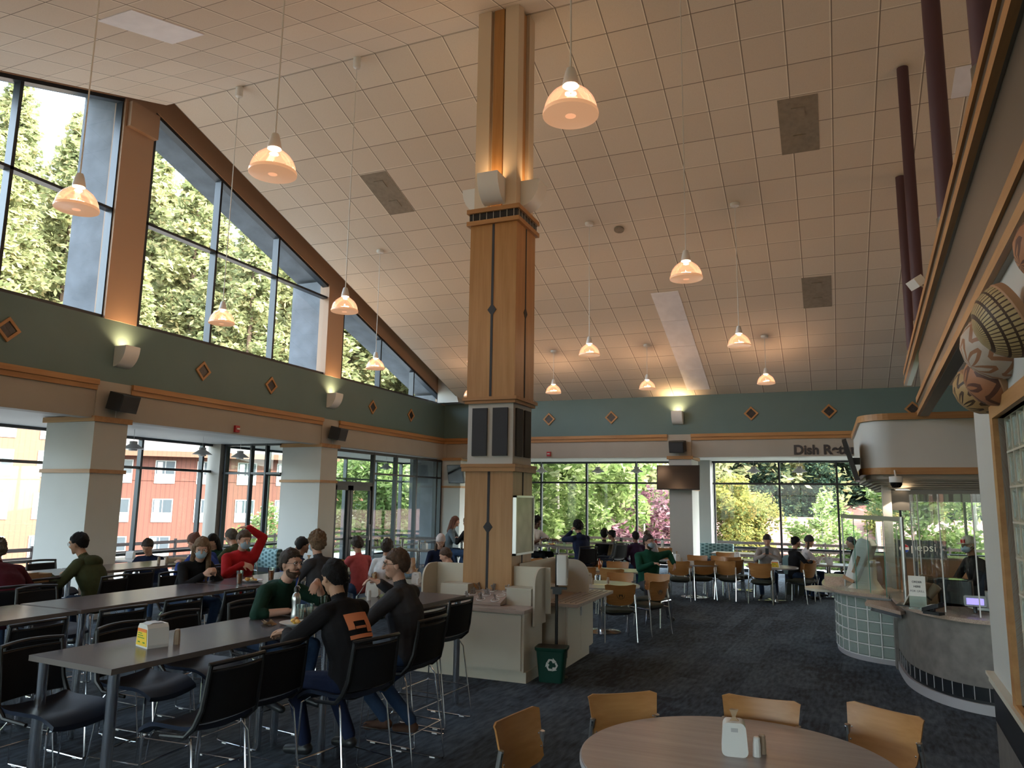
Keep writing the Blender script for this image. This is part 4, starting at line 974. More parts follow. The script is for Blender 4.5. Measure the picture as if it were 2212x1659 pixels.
wc(-2.88,18.0,-90,'plywood chair on the far side of the round table by the column'); wc(-2.42,18.05,-105,'plywood chair behind the round table, next to the side facing one')
RT2.put((-1.16,17.25,0), R(20), 'pale round table with a white tumbler in the middle distance')
wc(-1.34,16.92,85,'plywood chair facing away at the tumbler table'); wc(-.60,17.42,150,'plywood chair angled away at the right of the tumbler table')
wc(-1.92,17.90,-50,'plywood chair left behind the tumbler table'); wc(-.55,17.85,-95,'plywood chair behind the angled one at the tumbler table'); wc(-1.36,18.02,-90,'plywood chair below the person with the phone')
ST.put((-1.95,18.95,0), 0, 'blue reflecting rectangular table below the far right windows'); ST.put((-2.35,21.3,0), 0, 'farthest blue reflecting table at the far right windows')
wc(-2.42,19.5,-90,'plywood chair at the blue reflecting table')
ST.put((-.05,18.6,0), R(5), 'rectangular table with dispenser in front of the right far window'); wc(-4.18,21.0,90,'plywood chair left of the television column'); ST.put((-4.95,22.0,0), 0, 'table with drink bottles left of the television column')
# left low tables in the bay
for x, y, rz, lab in ((-13.2,11.6,0,'low table with a brown dispenser in the window bay'),(-12.7,13.4,R(90),'low table by the return window')): ST.put((x,y,0), rz, lab)
wc(-13.2,10.7,90,'plywood chair in the window bay'); wc(-12.0,13.3,180,'plywood chair near the second square column in the bay')
ST.put((-8.25,12.0,0), R(3), 'grey table in front of the person in the pink shirt'); ST.put((-9.9,17.4,0), R(4), 'grey table in front of the glass doors')
ST.put((-6.0,10.75,0), R(8), 'grey table with dispenser behind the charcoal sweater man'); ST.put((-7.0,13.9,0), R(5), 'grey table in front of the person in the knitted hat')
wc(-10.0,16.6,90,'plywood chair with its bright top edge before the glass doors'); wc(-9.15,13.0,90,'plywood chair left of the person in the pink shirt'); wc(-7.75,13.7,0,'plywood chair beside the person in the knitted hat'); wc(-6.75,11.1,0,'plywood chair behind the charcoal sweater man')
# booths
def booth(lab, x, y, rz, L=1.5):
    r = thing('booth_bench', lab, 'bench', (x,y,0), rz, 'patterned booth benches')
    MB().box(-L/2,L/2,-.28,.28,.0,.36).build('plinth','olive_seat',r,False)
    MB().loft([[(a,b,z) for a,b in rrect(-L/2,L/2,-.29,.29,.05)] for z in (.36,.46)]).build('seat','blue_vinyl',r)
    P = [(.10,.46),(.30,.46),(.33,.80),(.28,.88),(.18,.88),(.13,.80)]
    MB().prism_x(P,-L/2,L/2).build('backrest','booth_pattern',r,False,True); return r
def pat():
    m, t, b = base('booth_pattern', .8); tc, s = objxyz(t)
    u = mth(t,'FRACT', mth(t,'MULTIPLY', s.outputs[0], 9)); v = mth(t,'FRACT', mth(t,'ADD', mth(t,'MULTIPLY', s.outputs[2], 11), mth(t,'MULTIPLY', mth(t,'FLOOR', mth(t,'MULTIPLY', s.outputs[0], 9)), .5)))
    f = mth(t,'MULTIPLY', mth(t,'GREATER_THAN', u, .35), mth(t,'GREATER_THAN', v, .45)); t.links.new(mixc(t, f, (.20,.32,.33), (.05,.11,.12)), b.inputs['Base Color'])
pat()
booth('patterned booth bench left of the man in green', -5.1, 19.9, R(75)); booth('patterned booth bench half hidden by the far pier', -3.2, 22.8, 0, 1.2); booth('patterned booth bench beside the person with the phone', -.62, 19.3, R(80), 1.1)
booth('patterned booth bench by the return window of the left bay', -11.9, 14.2, R(170), 1.0)
# ================================================================ CONDIMENT ISLAND
isl = thing('condiment_cabinet','cream condiment cabinet with cutlery tray and curved end panels facing the camera','cabinet',(-3.95,8.55,0))
L0, L1 = -.80, .67
MB().box(L0+.02,L1-.0,-.28,.32,.12,.77).build('body','almond',isl,False)
MB().box(L0,L1+.02,-.25,.32,0,.12).build('kick','almond',isl,False)
for a, b in ((L0+.04,-.17),(-.16,L1-.03)):
    d = MB().box(a,b,-.30,-.28,.14,.755).build('door','almond',isl,False)
    hx = -.165; MB().box(hx-.035 if b < 0 else hx+.005, hx-.005 if b<0 else hx+.035, -.31,-.30,.56,.63).build('handle','satin_steel',d,False)
MB().box(L0-.0,L1+.02,-.33,.32,.77,.81).build('countertop','laminate_pink',isl,False)
mm = MB()
for k in range(4): mm.box(-.55,L1-.10-.05*k,-.30+.035*k,-.29+.035*k,.81,.822)
mm.build('tray_rails','laminate_pink',isl,False)
MB().box(L0+.02,L1+.11,.30,.32,.70,1.25).build('back_panel','almond',isl,False)
def endp(x0, x1, par, ax='y'):
    P = [(.32,.60),(.32,1.25)]+[(.02-.02+.14-.20*sin(t)*1.0, 1.25-.20*(1-cos(t))) for t in [pi/2*k/8 for k in range(9)]]+[(-.06,.60)]
    m = MB().prism_x(P, x0, x1); return m
endp(L0-.01,L0+.012,isl).build('end_panel','almond',isl,False,True); endp(L1+.02,L1+.045,isl).build('end_panel','almond',isl,False,True)
MB().box(-.60,-.22,.06,.30,.81,1.02).build('napkin_box','almond',isl,False); MB().box(.30,.62,.06,.30,.81,1.00).box(.29,.63,.04,.30,1.0,1.012).build('napkin_box','almond',isl,False)
tr = MB().prism_x([(-.12,.815),(.28,.815),(.28,.97),(-.12,.845)], -.26, .30).build('cutlery_tray','laminate_pink',isl,False,True)
rnd = random.Random(4); hk = 0
for j in range(3):
    for i in range(3 if j < 2 else 3):
        x = -.18+.19*i+(.02*j); y = -.05+.13*j; z = .866+.31*(y+.05)
        q = MB().lathe([(.052,0),(.056,.006),(.046,.008),(.042,-.05)], n=20); o = q.build('cutlery_cup','white_plastic',isl); o.location=(x,y,z); o.rotation_euler=(R(17),0,0)
        if (i,j) not in ((2,1),):
            c = MB()
            for k in range(9 if i < 2 else 4):
                a = rnd.uniform(0,6.3); d = rnd.uniform(0,.03); c.obox((d*cos(a),d*sin(a)+.01,.005+rnd.uniform(0,.03)), .010,.004,.11,(R(rnd.uniform(-25,5)),R(rnd.uniform(-20,20)),a))
            c.build('cutlery','satin_steel',o,False)
i2 = thing('condiment_cabinet','taller looking cream condiment cabinet on the servery side of the oak pillar','cabinet',(-3.32,9.55,0))
MB().box(-.30,.24,-.38,.76,.12,.76).build('body','grey_almond' if 'grey_almond' in M else 'almond',i2,False); MB().box(-.30,.21,-.36,.72,0,.12).build('kick','almond',i2,False)
for a, b in ((-.36,.18),(.19,.74)):
    d = MB().box(.24,.26,a,b,.14,.75).build('door','almond',i2,False); yy = .165 if a < 0 else .205; MB().box(.26,.27,yy-.01,yy+.01,.58,.70).build('handle','satin_steel',d,False)
MB().box(-.30,.42,-.46,1.22,.76,.80).build('countertop','laminate_pink',i2,False)
mm = MB()
for k in range(5): mm.box(.36-.07*k,.372-.07*k,-.36,1.10,.80,.812)
mm.build('tray_rails','laminate_grey',i2,False)
MB().box(-.32,-.30,-.55,.78,.66,1.27).build('back_panel','almond',i2,False)
P = [(-.30,.80),(-.30,1.25)]+[(-.02+.22*sin(t)-.0, 1.25-.22*(1-cos(t))) for t in [pi/2*k/8 for k in range(9)]]+[(.20,.80)]
MB().prism_y(P, .74, .762).build('end_panel','almond',i2,False,True)
MB().box(-.28,-.05,-.3,.1,.80,.98).build('cutlery_tray','laminate_pink',i2,False)
q = MB()
for k in range(8): q.obox((-.12+rnd.uniform(-.05,.05),.25+rnd.uniform(-.1,.1),.84),.01,.004,.10,(R(rnd.uniform(20,70)),R(rnd.uniform(-30,30)),rnd.uniform(0,3)))
q.build('cutlery','satin_steel',i2,False)
i3 = thing('condiment_cabinet','cream condiment cabinet hidden behind the oak pillar','cabinet',(-3.95,9.95,0)); MB().box(-.7,.28,-.0,.45,0,.80).build('body','almond',i3,False)
# framed notice on the pillar
n = thing('notice_frame','silver framed pale notice on the side of the oak pillar','frame',(-3.64,9.08,1.76)); f = MB()
f.box(0,.045,-.33,.31,-.38,-.355).box(0,.045,-.33,.31,.335,.36).box(0,.045,-.33,-.305,-.38,.36).box(0,.045,.285,.31,-.38,.36).build('frame','satin_steel',n,False)
def poster():
    m, t, b = base('notice_print', .25); tc, s = objxyz(t); v = t.nodes.new('ShaderNodeTexVoronoi'); v.inputs['Scale'].default_value = 6; t.links.new(tc.outputs['Object'], v.inputs[0])
    t.links.new(mixc(t, v.outputs[0], (.50,.55,.42), (.36,.40,.30)), b.inputs['Base Color'])
poster(); MB().box(.0,.03,-.31,.29,-.36,.34).build('print','notice_print',n,False)
# recycling bin, sanitiser stand
b = thing('recycling_bin','dark green recycling bin with white arrows in front of the condiment cabinets','bin',(-3.04,8.56,0), R(8))
rr = lambda s, z: [(x*s,y*s,z) for x,y in rrect(-.17,.17,-.125,.125,.04)]
MB().loft([rr(.80,0),rr(1.0,.36)]).build('body','green_plastic',b); MB().loft([rr(1.04,.345),rr(1.10,.36),rr(1.10,.385),rr(1.02,.385)]).build('rim','green_plastic',b)
MB().loft([rr(.98,.386),rr(.9,.37)]).build('liner','black_plastic',b)
ar = MB()
for k in range(3):
    a = 2*pi*k/3
    for P in ([(-.028,.040),(.010,.040),(.026,.014),(.012,.005),(.0,.026),(-.016,.026),(-.030,.004),(-.045,.013)],):
        Q = [(x*cos(a)-(z+.012)*sin(a), x*sin(a)+(z+.012)*cos(a)) for x, z in P]; ar.prism_y([(x*1.25+.02, z*1.25+.20) for x, z in Q], -.002, .002)
    Q = [(.012,.052),(.045,.018),(.018,.006)]; Q = [(x*cos(a)-(z+.012)*sin(a), x*sin(a)+(z+.012)*cos(a)) for x, z in Q]; ar.prism_y([(x*1.25+.02,z*1.25+.20) for x, z in Q], -.002,.002)
o = ar.build('recycling_symbol','white_plastic',b,False,True); o.location = (0,-.1045,0); o.rotation_euler=(R(4),0,0)
s = thing('sanitiser_stand','black pole stand with a white sanitiser dispenser by the condiment cabinets','stand',(-3.05,8.74,0),R(10))
MB().cyl((0,0,0),.14,0,.012,28).build('foot','black_plastic',s); MB().tube([(0,0,.01),(0,0,1.44)],.019,12).build('pole','black_plastic',s)
MB().box(-.06,.13,-.075,-.015,1.02,1.045).box(-.04,.06,-.06,.02,.96,1.03).build('drip_tray','black_plastic',s,False)
MB().loft([[(x,y,z) for x,y in rrect(.01,.135,-.09,.04,.02)] for z in (1.07,1.42)]).build('dispenser','white_plastic',s); MB().box(.132,.14,-.05,.01,1.15,1.38).build('window_strip','grey_plastic',s,False)
# ================================================================ things on the bar tables
T = 1.07
ND.put((-4.19,3.86,T), R(-38)+R(20), 'white napkin dispenser with a yellow advert on the nearest bar table')
SHT.put((-4.10,3.98,T), 0, 'tan shaker half hidden behind the nearest napkin dispenser')
def bottle(name, lab, loc, prof, mn, cap, capm):
    r = thing(name, lab, 'bottle', loc); MB().lathe(prof, n=28).build('body', mn, r); c = MB().lathe(cap, n=20).build('cap', capm, r); return r
bt = bottle('steel_bottle','brushed steel water bottle with black cap beside the bearded man',(-4.06,5.16,T),[(.033,0),(.037,.01),(.036,.05),(.030,.10),(.036,.15),(.037,.175),(.028,.205),(.019,.215),(.019,.225)],'satin_steel',[(.021,.222),(.022,.25),(.016,.262),(.008,.27)],'black_plastic')
MB().tube([(.0,0,.265),(.02,0,.272),(.035,0,.255),(.03,0,.235),(.018,0,.25)],.003,6).build('carry_loop','chrome',bt)
GC.put((-3.985,5.12,T),0,'empty clear tumbler beside the steel bottle'); GC.put((-3.95,5.20,T),0,'second empty tumbler nested right of the steel bottle'); GJ.put((-4.13,5.62,T),0,'tumbler with pale yellow drink in front of the bearded man')
p = make_plate(2); p.location = (-3.90,4.97,T); tag(p,'plate of pasta with red sauce by the orange printed jacket','plate','white plates')
p = make_plate(0); p.location = (-4.20,5.62,T); tag(p,'empty white plate between the bearded man and the others','plate','white plates')
nk = thing('paper_napkin','crumpled brown paper napkin left of the pasta plate','napkin',(-4.05,4.86,T)); m = MB()
rnd = random.Random(8)
for k in range(6):
    a = rnd.uniform(0,6.28); m.add([(0+rnd.uniform(-.03,.03),rnd.uniform(-.03,.03),.004),(.09*cos(a),.06*sin(a),.002),(.08*cos(a+.8),.07*sin(a+.8),.012+rnd.uniform(0,.03)),(.02*cos(a+1),.02*sin(a+1),.02+rnd.uniform(0,.03))],[(0,1,2,3)])
m.build('paper','napkin',nk,False)
SHW.put((-4.20,6.45,T),0,'white shaker in front of the charcoal sweater man'); ND2.put((-4.33,6.72,T),R(20),'white napkin dispenser hidden by the charcoal sweater man')
ph = thing('phone','dark phone with purple edge on the nearest bar table','phone',(-4.12,5.95,T),R(70)); MB().box(-.075,.075,-.037,.037,0,.009).build('phone_body','screen',ph,False)
GT.put((-6.22,6.88,T),0,'tumbler of iced tea left of the salad plate'); GT.put((-6.17,7.35,T),0,'tumbler of iced tea right of the salad plate')
p = make_plate(3); p.location = (-6.27,7.14,T); tag(p,'plate of salad and fried food on the second row table','plate','white plates')
ND2.put((-6.40,8.35,T),R(15),'white napkin dispenser on the second row behind the bearded man')
SHT.put((-9.02,8.3,T),0,'left shaker of the pair on the third row table'); SHT.put((-8.95,8.38,T),0,'right shaker of the pair on the third row table')
bx = thing('paper_tray','open brown food box on the third row table','box',(-9.05,8.75,T),R(20)); MB().prism_x([(-.12,0),(.12,0),(.15,.05),(-.15,.05)],-.16,.16).build('box_body','napkin',bx,False,True)
pb = thing('paper_bag','brown paper bag standing on the chair beside the olive jacket','bag',(-8.20,5.84,.77),R(8)); m = MB().loft([[(x*s_,y*s_,z) for x,y in rrect(-.10,.10,-.16,.16,.01)] for s_, z in ((1,0),(1,.30),(.98,.40))],False); m.build('bag_body','napkin',pb,False); MB().box(-.095,.095,-.155,.155,.005,.01).build('bag_bottom','napkin',pb,False)
# low tables
t = .74
ND2.put((-.52,4.40,t), R(8), 'white napkin dispenser with a paper tip on the foreground round table')
SHW.put((-.408,4.41,t),0,'white shaker beside the foreground napkin dispenser'); SHT.put((-.385,4.47,t),0,'tan shaker behind the white one on the foreground table')
ND2.put((-3.66,11.98,t),R(60),'napkin dispenser on the round table behind the condiment island'); SHT.put((-3.55,11.92,t),0,'tan shaker left of the painted light patch'); SHT.put((-3.36,12.16,t),0,'dark tan shaker right of the painted light patch')
cd = thing('table_light_patch','pale yellow light patch painted on the round table behind the island','card',(-3.42,11.95,t),R(10)); MB().box(-.13,.13,-.10,.10,0,.003).build('card','food_c',cd,False)  # pale sheet standing in for a patch of light on the tabletop
bottle('soda_bottle','small dark bottle on the table left of the man in green',(-4.18,14.52,t),[(.03,0),(.032,.08),(.028,.13),(.012,.17),(.012,.19)],'tea',[(.013,.19),(.013,.205)],'red_plastic')
ND2.put((-3.20,17.35,t),R(50),'napkin dispenser on the round table at the television column'); SHT.put((-3.08,17.30,t),0,'shaker on the round table at the television column')
ND.put((-1.08,16.98,t),0,'napkin dispenser with a green card on the tumbler table'); GC.put((-1.42,17.15,t),0,'white tumbler on the middle distance round table')
ND2.put((-2.06,18.98,t),0,'napkin dispenser on the blue reflecting table'); ND2.put((-.02,18.5,t),0,'napkin dispenser on the table before the right far window')
for x, y, mn, lab in ((-4.73,21.9,'red_plastic','red drink bottle on the far table left of the column'),(-4.60,21.75,'cloth_pink','pink drink bottle on the far table left of the column')): bottle('drink_bottle',lab,(x,y,t),[(.04,0),(.045,.02),(.045,.20),(.03,.235)],mn,[(.032,.235),(.032,.27)],'black_plastic')
bottle('drink_bottle','pale drink bottle right against the television column',(-4.42,21.8,t),[(.04,0),(.045,.02),(.045,.22),(.03,.25)],'white_plastic',[(.032,.25),(.032,.28)],'black_plastic')
ND2.put((-6.05,10.62,t),R(12),'napkin dispenser on the table behind the charcoal sweater man'); SHW.put((-5.92,10.45,t),0,'white shaker behind the charcoal sweater man'); GC.put((-5.82,10.82,t),0,'clear tumbler on the table left of the condiment cabinet'); GJ.put((-6.75,13.75,t),0,'tumbler with juice near the knitted hat')
ND2.put((-9.75,17.5,t),0,'napkin dispenser on the grey table before the glass doors'); ND.put((-13.35,11.55,t),R(-60),'brown sided napkin dispenser in the window bay'); ND2.put((-12.6,13.1,t),R(-40),'napkin dispenser by the return window'); GC.put((-12.5,13.7,t),0,'clear tumbler by the return window')
for x, y, lab in ((-6.2,16.05,'tall white cup nearest the framed notice'),(-5.85,16.3,'clear tumbler between the two people at the far bar table'),(-5.6,16.55,'clear tumbler before the dark hooded person')): GC.put((x,y,T),0,lab)
SHT.put((-6.05,16.2,T),0,'shaker on the far bar table'); p = make_plate(5); p.location = (-5.75,16.1,T); tag(p,'plate of food on the far bar table','plate','white plates')
# ================================================================ SERVERY
def smooth_path(P, n=6):
    out = []
    for i in range(len(P)-1):
        p0 = P[max(i-1,0)]; p1 = P[i]; p2 = P[i+1]; p3 = P[min(i+2,len(P)-1)]
        for k in range(n):
            t = k/n; q = []
            for a in (0,1): q.append(.5*((2*p1[a])+(-p0[a]+p2[a])*t+(2*p0[a]-5*p1[a]+4*p2[a]-p3[a])*t*t+(-p0[a]+3*p1[a]-3*p2[a]+p3[a])*t**3))
            out.append(tuple(q))
    out.append(P[-1]); return out
def offset(P, d):    # to the left of travel if d>0
    out = []
    for i, p in enumerate(P):
        a = Vector(P[max(i-1,0)]); b = Vector(P[min(i+1,len(P)-1)]); t = (b-a).normalized(); out.append((p[0]-t.y*d, p[1]+t.x*d))
    return out
def band(mb, P, d0, d1, z0, z1): 
    return mb.prism(offset(P,d0)+offset(P,d1)[::-1], z0, z1)
C1 = smooth_path([(.10,13.6),(.03,12.8),(.03,12.25),(.11,11.85),(.25,11.60),(.46,11.42),(.74,11.30)])
c1 = thing('glass_block_counter','curved serving counter faced with glass blocks under a granite top','counter',(0,0,0))
band(MB(), C1, .02, .30, 0, .07).build('plinth','kick_grey',c1,False,True)
L = [0]
for a, b in zip(C1, C1[1:]): L.append(L[-1]+(Vector(b)-Vector(a)).length)
def at_len(s):
    for i in range(len(C1)-1):
        if L[i+1] >= s: t = (s-L[i])/(L[i+1]-L[i]); return Vector(C1[i]).lerp(Vector(C1[i+1]), t), (Vector(C1[i+1])-Vector(C1[i])).normalized()
    return Vector(C1[-1]), (Vector(C1[-1])-Vector(C1[-2])).normalized()
gb = MB(); gr = MB(); bw = L[-1]/15; bh = .76/5
for i in range(15):
    p, tn = at_len((i+.5)*bw); an = atan2(tn.y, tn.x); nrm = Vector((-tn.y, tn.x))
    q = p+nrm*.05
    gr.obox((q.x+tn.x*bw/2, q.y+tn.y*bw/2, .45), .012, .09, .77, (0,0,an))
    for j in range(5):
        zc = .07+(j+.5)*bh; k = len(gb.v)
        e = .008; hx = bw/2-e; hz = bh/2-e; pts = []
        for yy, ins in ((-.045,.012),(-.036,0),(.04,0)):
            pts += [(-hx+ins,yy,-hz+ins),(hx-ins,yy,-hz+ins),(hx-ins,yy,hz-ins),(-hx+ins,yy,hz-ins)]
        gb.add(pts, [(0,1,2,3),(0,4,5,1),(1,5,6,2),(2,6,7,3),(3,7,4,0),(4,8,9,5),(5,9,10,6),(6,10,11,7),(7,11,8,4),(8,11,10,9)])
        gb.xf(Matrix.Translation((q.x,q.y,zc)) @ Matrix.Rotation(an,4,'Z'), k)
for j in range(6): band(gr, C1, .01, .09, .07+j*bh-.006, .07+j*bh+.006)
gb.build('glass_blocks','block_glass',c1,False,True); gr.build('grout','white_metal',c1,False,True)
band(MB(), C1, -.16, .75, .865, .905).build('granite_top','granite',c1,False,True); band(MB(), C1, -.08, .3, .83, .865).build('apron','kick_grey',c1,False,True)
band(MB(), C1, .11, .14, .05, .83).build('lining','almond',c1,False,True)
MB().box(.72,.90,11.12,11.36,0,.83).build('end_post','grey_laminate',c1,False)
C2 = smooth_path([(.76,11.35),(.765,10.7),(.80,10.15),(.92,9.70),(1.12,9.36),(1.42,9.15),(2.0,9.02),(2.6,8.95)])
c2 = thing('curved_counter','curved grey laminate counter with black tile band and granite top at the right','counter',(0,0,0))
band(MB(), C2, -.0, .5, .26, .89).build('body','grey_laminate',c2,True,True); band(MB(), C2, -.004, .5, .13, .26).build('tile_band','black_tile',c2,True,True)
m = MB(); L2 = 0; last = None
for i in range(2, len(C2), 2):
    p = Vector(offset(C2,-.006)[i]); m.obox((p.x,p.y,.195),.006,.006,.13,(0,0,0))
m.build('tile_joints','kick_grey',c2,False)
band(MB(), C2, -.02, .5, 0, .10).build('kick','kick_grey',c2,True,True); band(MB(), C2, .01, .5, .10, .13).build('recess','black_plastic',c2,True,True)
band(MB(), C2, -.07, .62, .89, .93).build('granite_top','granite',c2,False,True)
ts = thing('tray_shelf','small granite tray shelf on a curved steel bracket between the two counters','shelf',(.40,10.85,.80))
MB().prism([(-.02,-.02),(.33,-.72),(.42,-.55),(.42,.28),(.02,.30)],0,.04).build('shelf_top','granite',ts,False,True)
MB().loft([[(.05+.30*t,-.0-.55*t+dy,z) for dy,z in ((0,-.005),(.0,-.06),(.14,-.085),(.22,-.07))] for t in lin(0,1,8)],False).build('steel_bracket','chrome',ts,True)
us = thing('side_shelf','round ended cream shelf projecting from the glass block counter','shelf',(-.05,12.45,.80)); MB().prism([(-.02+.26*cos(a)-.05,.3*sin(a)) for a in lin(pi/2,3*pi/2,12)]+[(.2,-.3),(.2,.3)],0,.035).build('shelf_top','almond',us,False,True)
rs = thing('raised_shelf','raised granite ledge behind the glass block counter','shelf',(.25,12.9,.905)); MB().box(-.35,.6,-.25,.3,0,.08).build('ledge','granite',rs,False)
# sneeze guards
sg = thing('sneeze_guard','glass sneeze guard with steel top rail over the glass block counter','glass guard',(0,0,0))
A, B = Vector((.18,12.15,0)), Vector((.82,10.42,0))
MB().obox(((A.x+B.x)/2,(A.y+B.y)/2,1.90),.03,(B-A).length,.055,(0,0,atan2((B-A).y,(B-A).x)-pi/2)).build('top_rail','satin_steel',sg,False)
MB().tube([(B.x,B.y,.93),(B.x,B.y,1.93)],.026,14).build('post','satin_steel',sg); MB().tube([(A.x,A.y,.90),(A.x,A.y,1.92)],.012,10).build('post','satin_steel',sg)
for k, f in enumerate((0,.22,.46,.72)):
    p = A.lerp(B,f); q = A.lerp(B,min(f+.215,1)); MB().add([(p.x,p.y,.91),(q.x,q.y,.91),(q.x,q.y,1.88),(p.x,p.y,1.88)],[(0,1,2,3)]).build('glass_panel','green_glass',sg,False); MB().box(p.x-.005,p.x+.005,p.y-.006,p.y+.006,.91,1.88).build('glass_edge','glass_edge',sg,False)
for k, f in enumerate((.10,.35,.6)):
    p = A.lerp(B,f)+Vector((.45,.15,0)); MB().box(p.x-.005,p.x+.005,p.y-.15,p.y+.15,.91,1.8).build('glass_panel','green_glass',sg,False)
sg2 = thing('sneeze_guard','tall clear acrylic guard on the curved grey counter','glass guard',(0,0,0)); q = offset(C2,.14)
idx = [i for i in range(len(q)) if q[i][1] < 10.4]; segs = [idx[0:5],idx[4:12],idx[11:20],idx[19:28]]
for s_ in segs:
    if len(s_) < 2: continue
    m = MB(); pts = [q[i] for i in s_]; m.add([(x,y,.93) for x,y in pts]+[(x,y,2.20) for x,y in pts], [(i,i+1,len(pts)+i+1,len(pts)+i) for i in range(len(pts)-1)]); m.build('acrylic_panel','clear_acrylic',sg2,True)
    x, y = pts[0]; MB().box(x-.006,x+.006,y-.006,y+.006,.93,2.20).build('panel_edge','white_metal',sg2,False)
# things on the counters
d = thing('napkin_tower','tall tilted cream napkin tower with a brown slot on the glass block counter','napkin dispenser',(.44,11.93,.905),R(-25))
MB().loft([[(x*a+dx,y*b,z) for x,y in rrect(-.5,.5,-.5,.5,.18)] for a,b,dx,z in ((.44,.24,0,0),(.40,.22,0,.02),(.22,.18,.03,.12),(.18,.17,.05,.28),(.20,.17,.04,.40))]).build('stand','almond',d)
m = MB().loft([[(x*a,y*.24,z) for x,y in rrect(-.5,.5,-.5,.5,.2)] for a,z in ((.10,-.32),(.20,-.30),(.23,.0),(.22,.26),(.12,.31))]); m.xf(Matrix.Translation((-.04,0,.40)) @ Matrix.Rotation(R(22),4,'Y')); m.build('housing','white_plastic',d)
m = MB().box(-.02,.02,-.126,-.12,-.20,.05).box(-.11,.05,-.13,.13,-.335,-.29); m.xf(Matrix.Translation((-.04,0,.40)) @ Matrix.Rotation(R(22),4,'Y')); m.build('slot','pot_band',d,False)
s = thing('counter_sign','white upright sign reading order here for grill in an acrylic holder','sign',(.88,9.70,.93),R(-10))
MB().box(-.085,.085,-.004,.004,.02,.36).build('sheet','paper',s,False); MB().box(-.095,.095,-.02,.03,0,.012).box(-.092,.092,-.010,-.007,0,.14).build('holder','clear_acrylic',s,False)
for k, w_ in enumerate(('ORDER','HERE','FOR GRILL')):
    me = text_mesh(w_, .030, .0008, 'frame_dark', .0006 if k < 2 else .0, font_align='CENTER'); o = bpy.data.objects.new('sign_text', me); COL.objects.link(o); o.parent = s; o.rotation_euler=(pi/2,0,0); o.location=(0,-.0056,.285-.05*k)
ms = thing('menu_stand','slanted cream menu card in a black stand','menu',(.78,10.02,.93),R(-15)); m = MB().box(-.012,.0,-.12,.12,0,.40); m.xf(Matrix.Rotation(R(28),4,'Y')); m.build('card','almond',ms,False); MB().box(-.08,.12,-.13,.13,0,.012).box(.13,.15,-.01,.01,0,.50).build('stand','black_plastic',ms,False)
cr = thing('card_reader','black card reader on the granite counter behind the acrylic','card reader',(.98,9.33,.93),R(-40)); m = MB().loft([[(x,y,z+ .35*x) for x,y in rrect(-.10,.10,-.055,.055,.02)] for z in (.05,.09)]); m.build('reader_body','black_plastic',cr); MB().box(-.08,.10,-.05,.05,0,.03).box(-.02,.02,-.02,.02,.02,.08).build('base','black_plastic',cr,False); m=MB().box(-.03,.05,-.03,.03,.092,.096); m.xf(Matrix.Rotation(-.34,4,'Y')); m.build('label_strip','white_plastic',cr,False)
pd = thing('price_display','grey price display glowing violet at the cash desk','display',(1.42,9.62,.93),R(-5)); MB().tube([(0,.05,0),(0,.05,.12)],.02).build('stand','black_plastic',pd); m = MB().loft([[(x,y,z) for x,z in rrect(-.105,.105,-.055,.055,.02)] for y in (-.02,.03)]); m.xf(Matrix.Translation((0,0,.13))); m.build('housing','grey_plastic',pd,False,True); MB().box(-.08,.08,-.024,-.020,.095,.160).build('screen_panel','lcd',pd,False)
bc = thing('back_counter','brown wood panelled back counter behind the servery glass','counter',(1.2,12.9,0)); MB().box(-.70,1.4,-.3,.3,0,1.30).build('body','pot_band',bc,False); MB().box(-.70,1.4,-.32,.32,1.30,1.33).build('counter_top','granite',bc,False)
bk = thing('brand_cooler','black cooler front with a white pepsi word and a red white and blue globe','cooler',(1.12,12.50,1.33)); MB().box(-.24,.42,-.02,.3,0,.24).build('cabinet','black_tile',bk,False)
me = text_mesh('pepsi', .16, .002, 'white_plastic', -.001); o = bpy.data.objects.new('logo_word', me); COL.objects.link(o); o.parent = bk; o.rotation_euler=(pi/2,0,0); o.location=(-.04,-.023,.09)
for a0, a1, mn in ((R(20),R(160),'red_plastic'),(R(200),R(340),'blue_logo')):
    if 'blue_logo' not in M: mat('blue_logo',(.01,.04,.30),.4)
    P = [(.06*cos(a)-.12,.06*sin(a)+.12) for a in lin(a0,a1,16)]; MB().prism_y(P,-.024,-.02).build('logo_globe',mn,bk,False,True)
P = ngon(-.12,.12,.062,28); MB().prism_y(P,-.0225,-.02).build('logo_globe','white_plastic',bk,False,True)
for x, y, z, a, mn, lab, dx, dy, dz in ((1.0,10.35,.93,.3,'napkin','cardboard box of supplies behind the menu stand',.22,.28,.22),(1.35,10.6,.93,-.2,'black_tile','black till with green lights behind the glass',.40,.30,.26),(1.8,10.2,.93,.0,'white_plastic','white paper roll and printer behind the glass',.35,.25,.18),(1.3,11.2,.95,.2,'dark_steel','glass topped food warmer in the servery',.6,.4,.20)):
    t_ = thing('counter_item' if False else {'napkin':'cardboard_box','black_tile':'cash_till','white_plastic':'receipt_printer','dark_steel':'food_warmer'}[mn], lab, {'napkin':'box','black_tile':'till','white_plastic':'printer','dark_steel':'food warmer'}[mn], (x,y,z), a)
    MB().loft([[(px,py,pz) for px,py in rrect(-dx/2,dx/2,-dy/2,dy/2,.015)] for pz in (0,dz)]).build('housing',mn,t_); MB().box(-dx*.4,dx*.4,-dy*.4,dy*.4,dz,dz+.012).build('lid',{'napkin':'napkin','black_tile':'screen','white_plastic':'grey_plastic','dark_steel':'clear_acrylic'}[mn],t_,False)
w2 = thing('work_counter','steel work counter inside the servery','counter',(1.6,10.9,0)); MB().box(-.45,1.5,-.7,.6,.05,.90).build('body','dark_steel',w2,False); MB().box(-.47,1.5,-.72,.62,.90,.93).build('counter_top','satin_steel',w2,False)
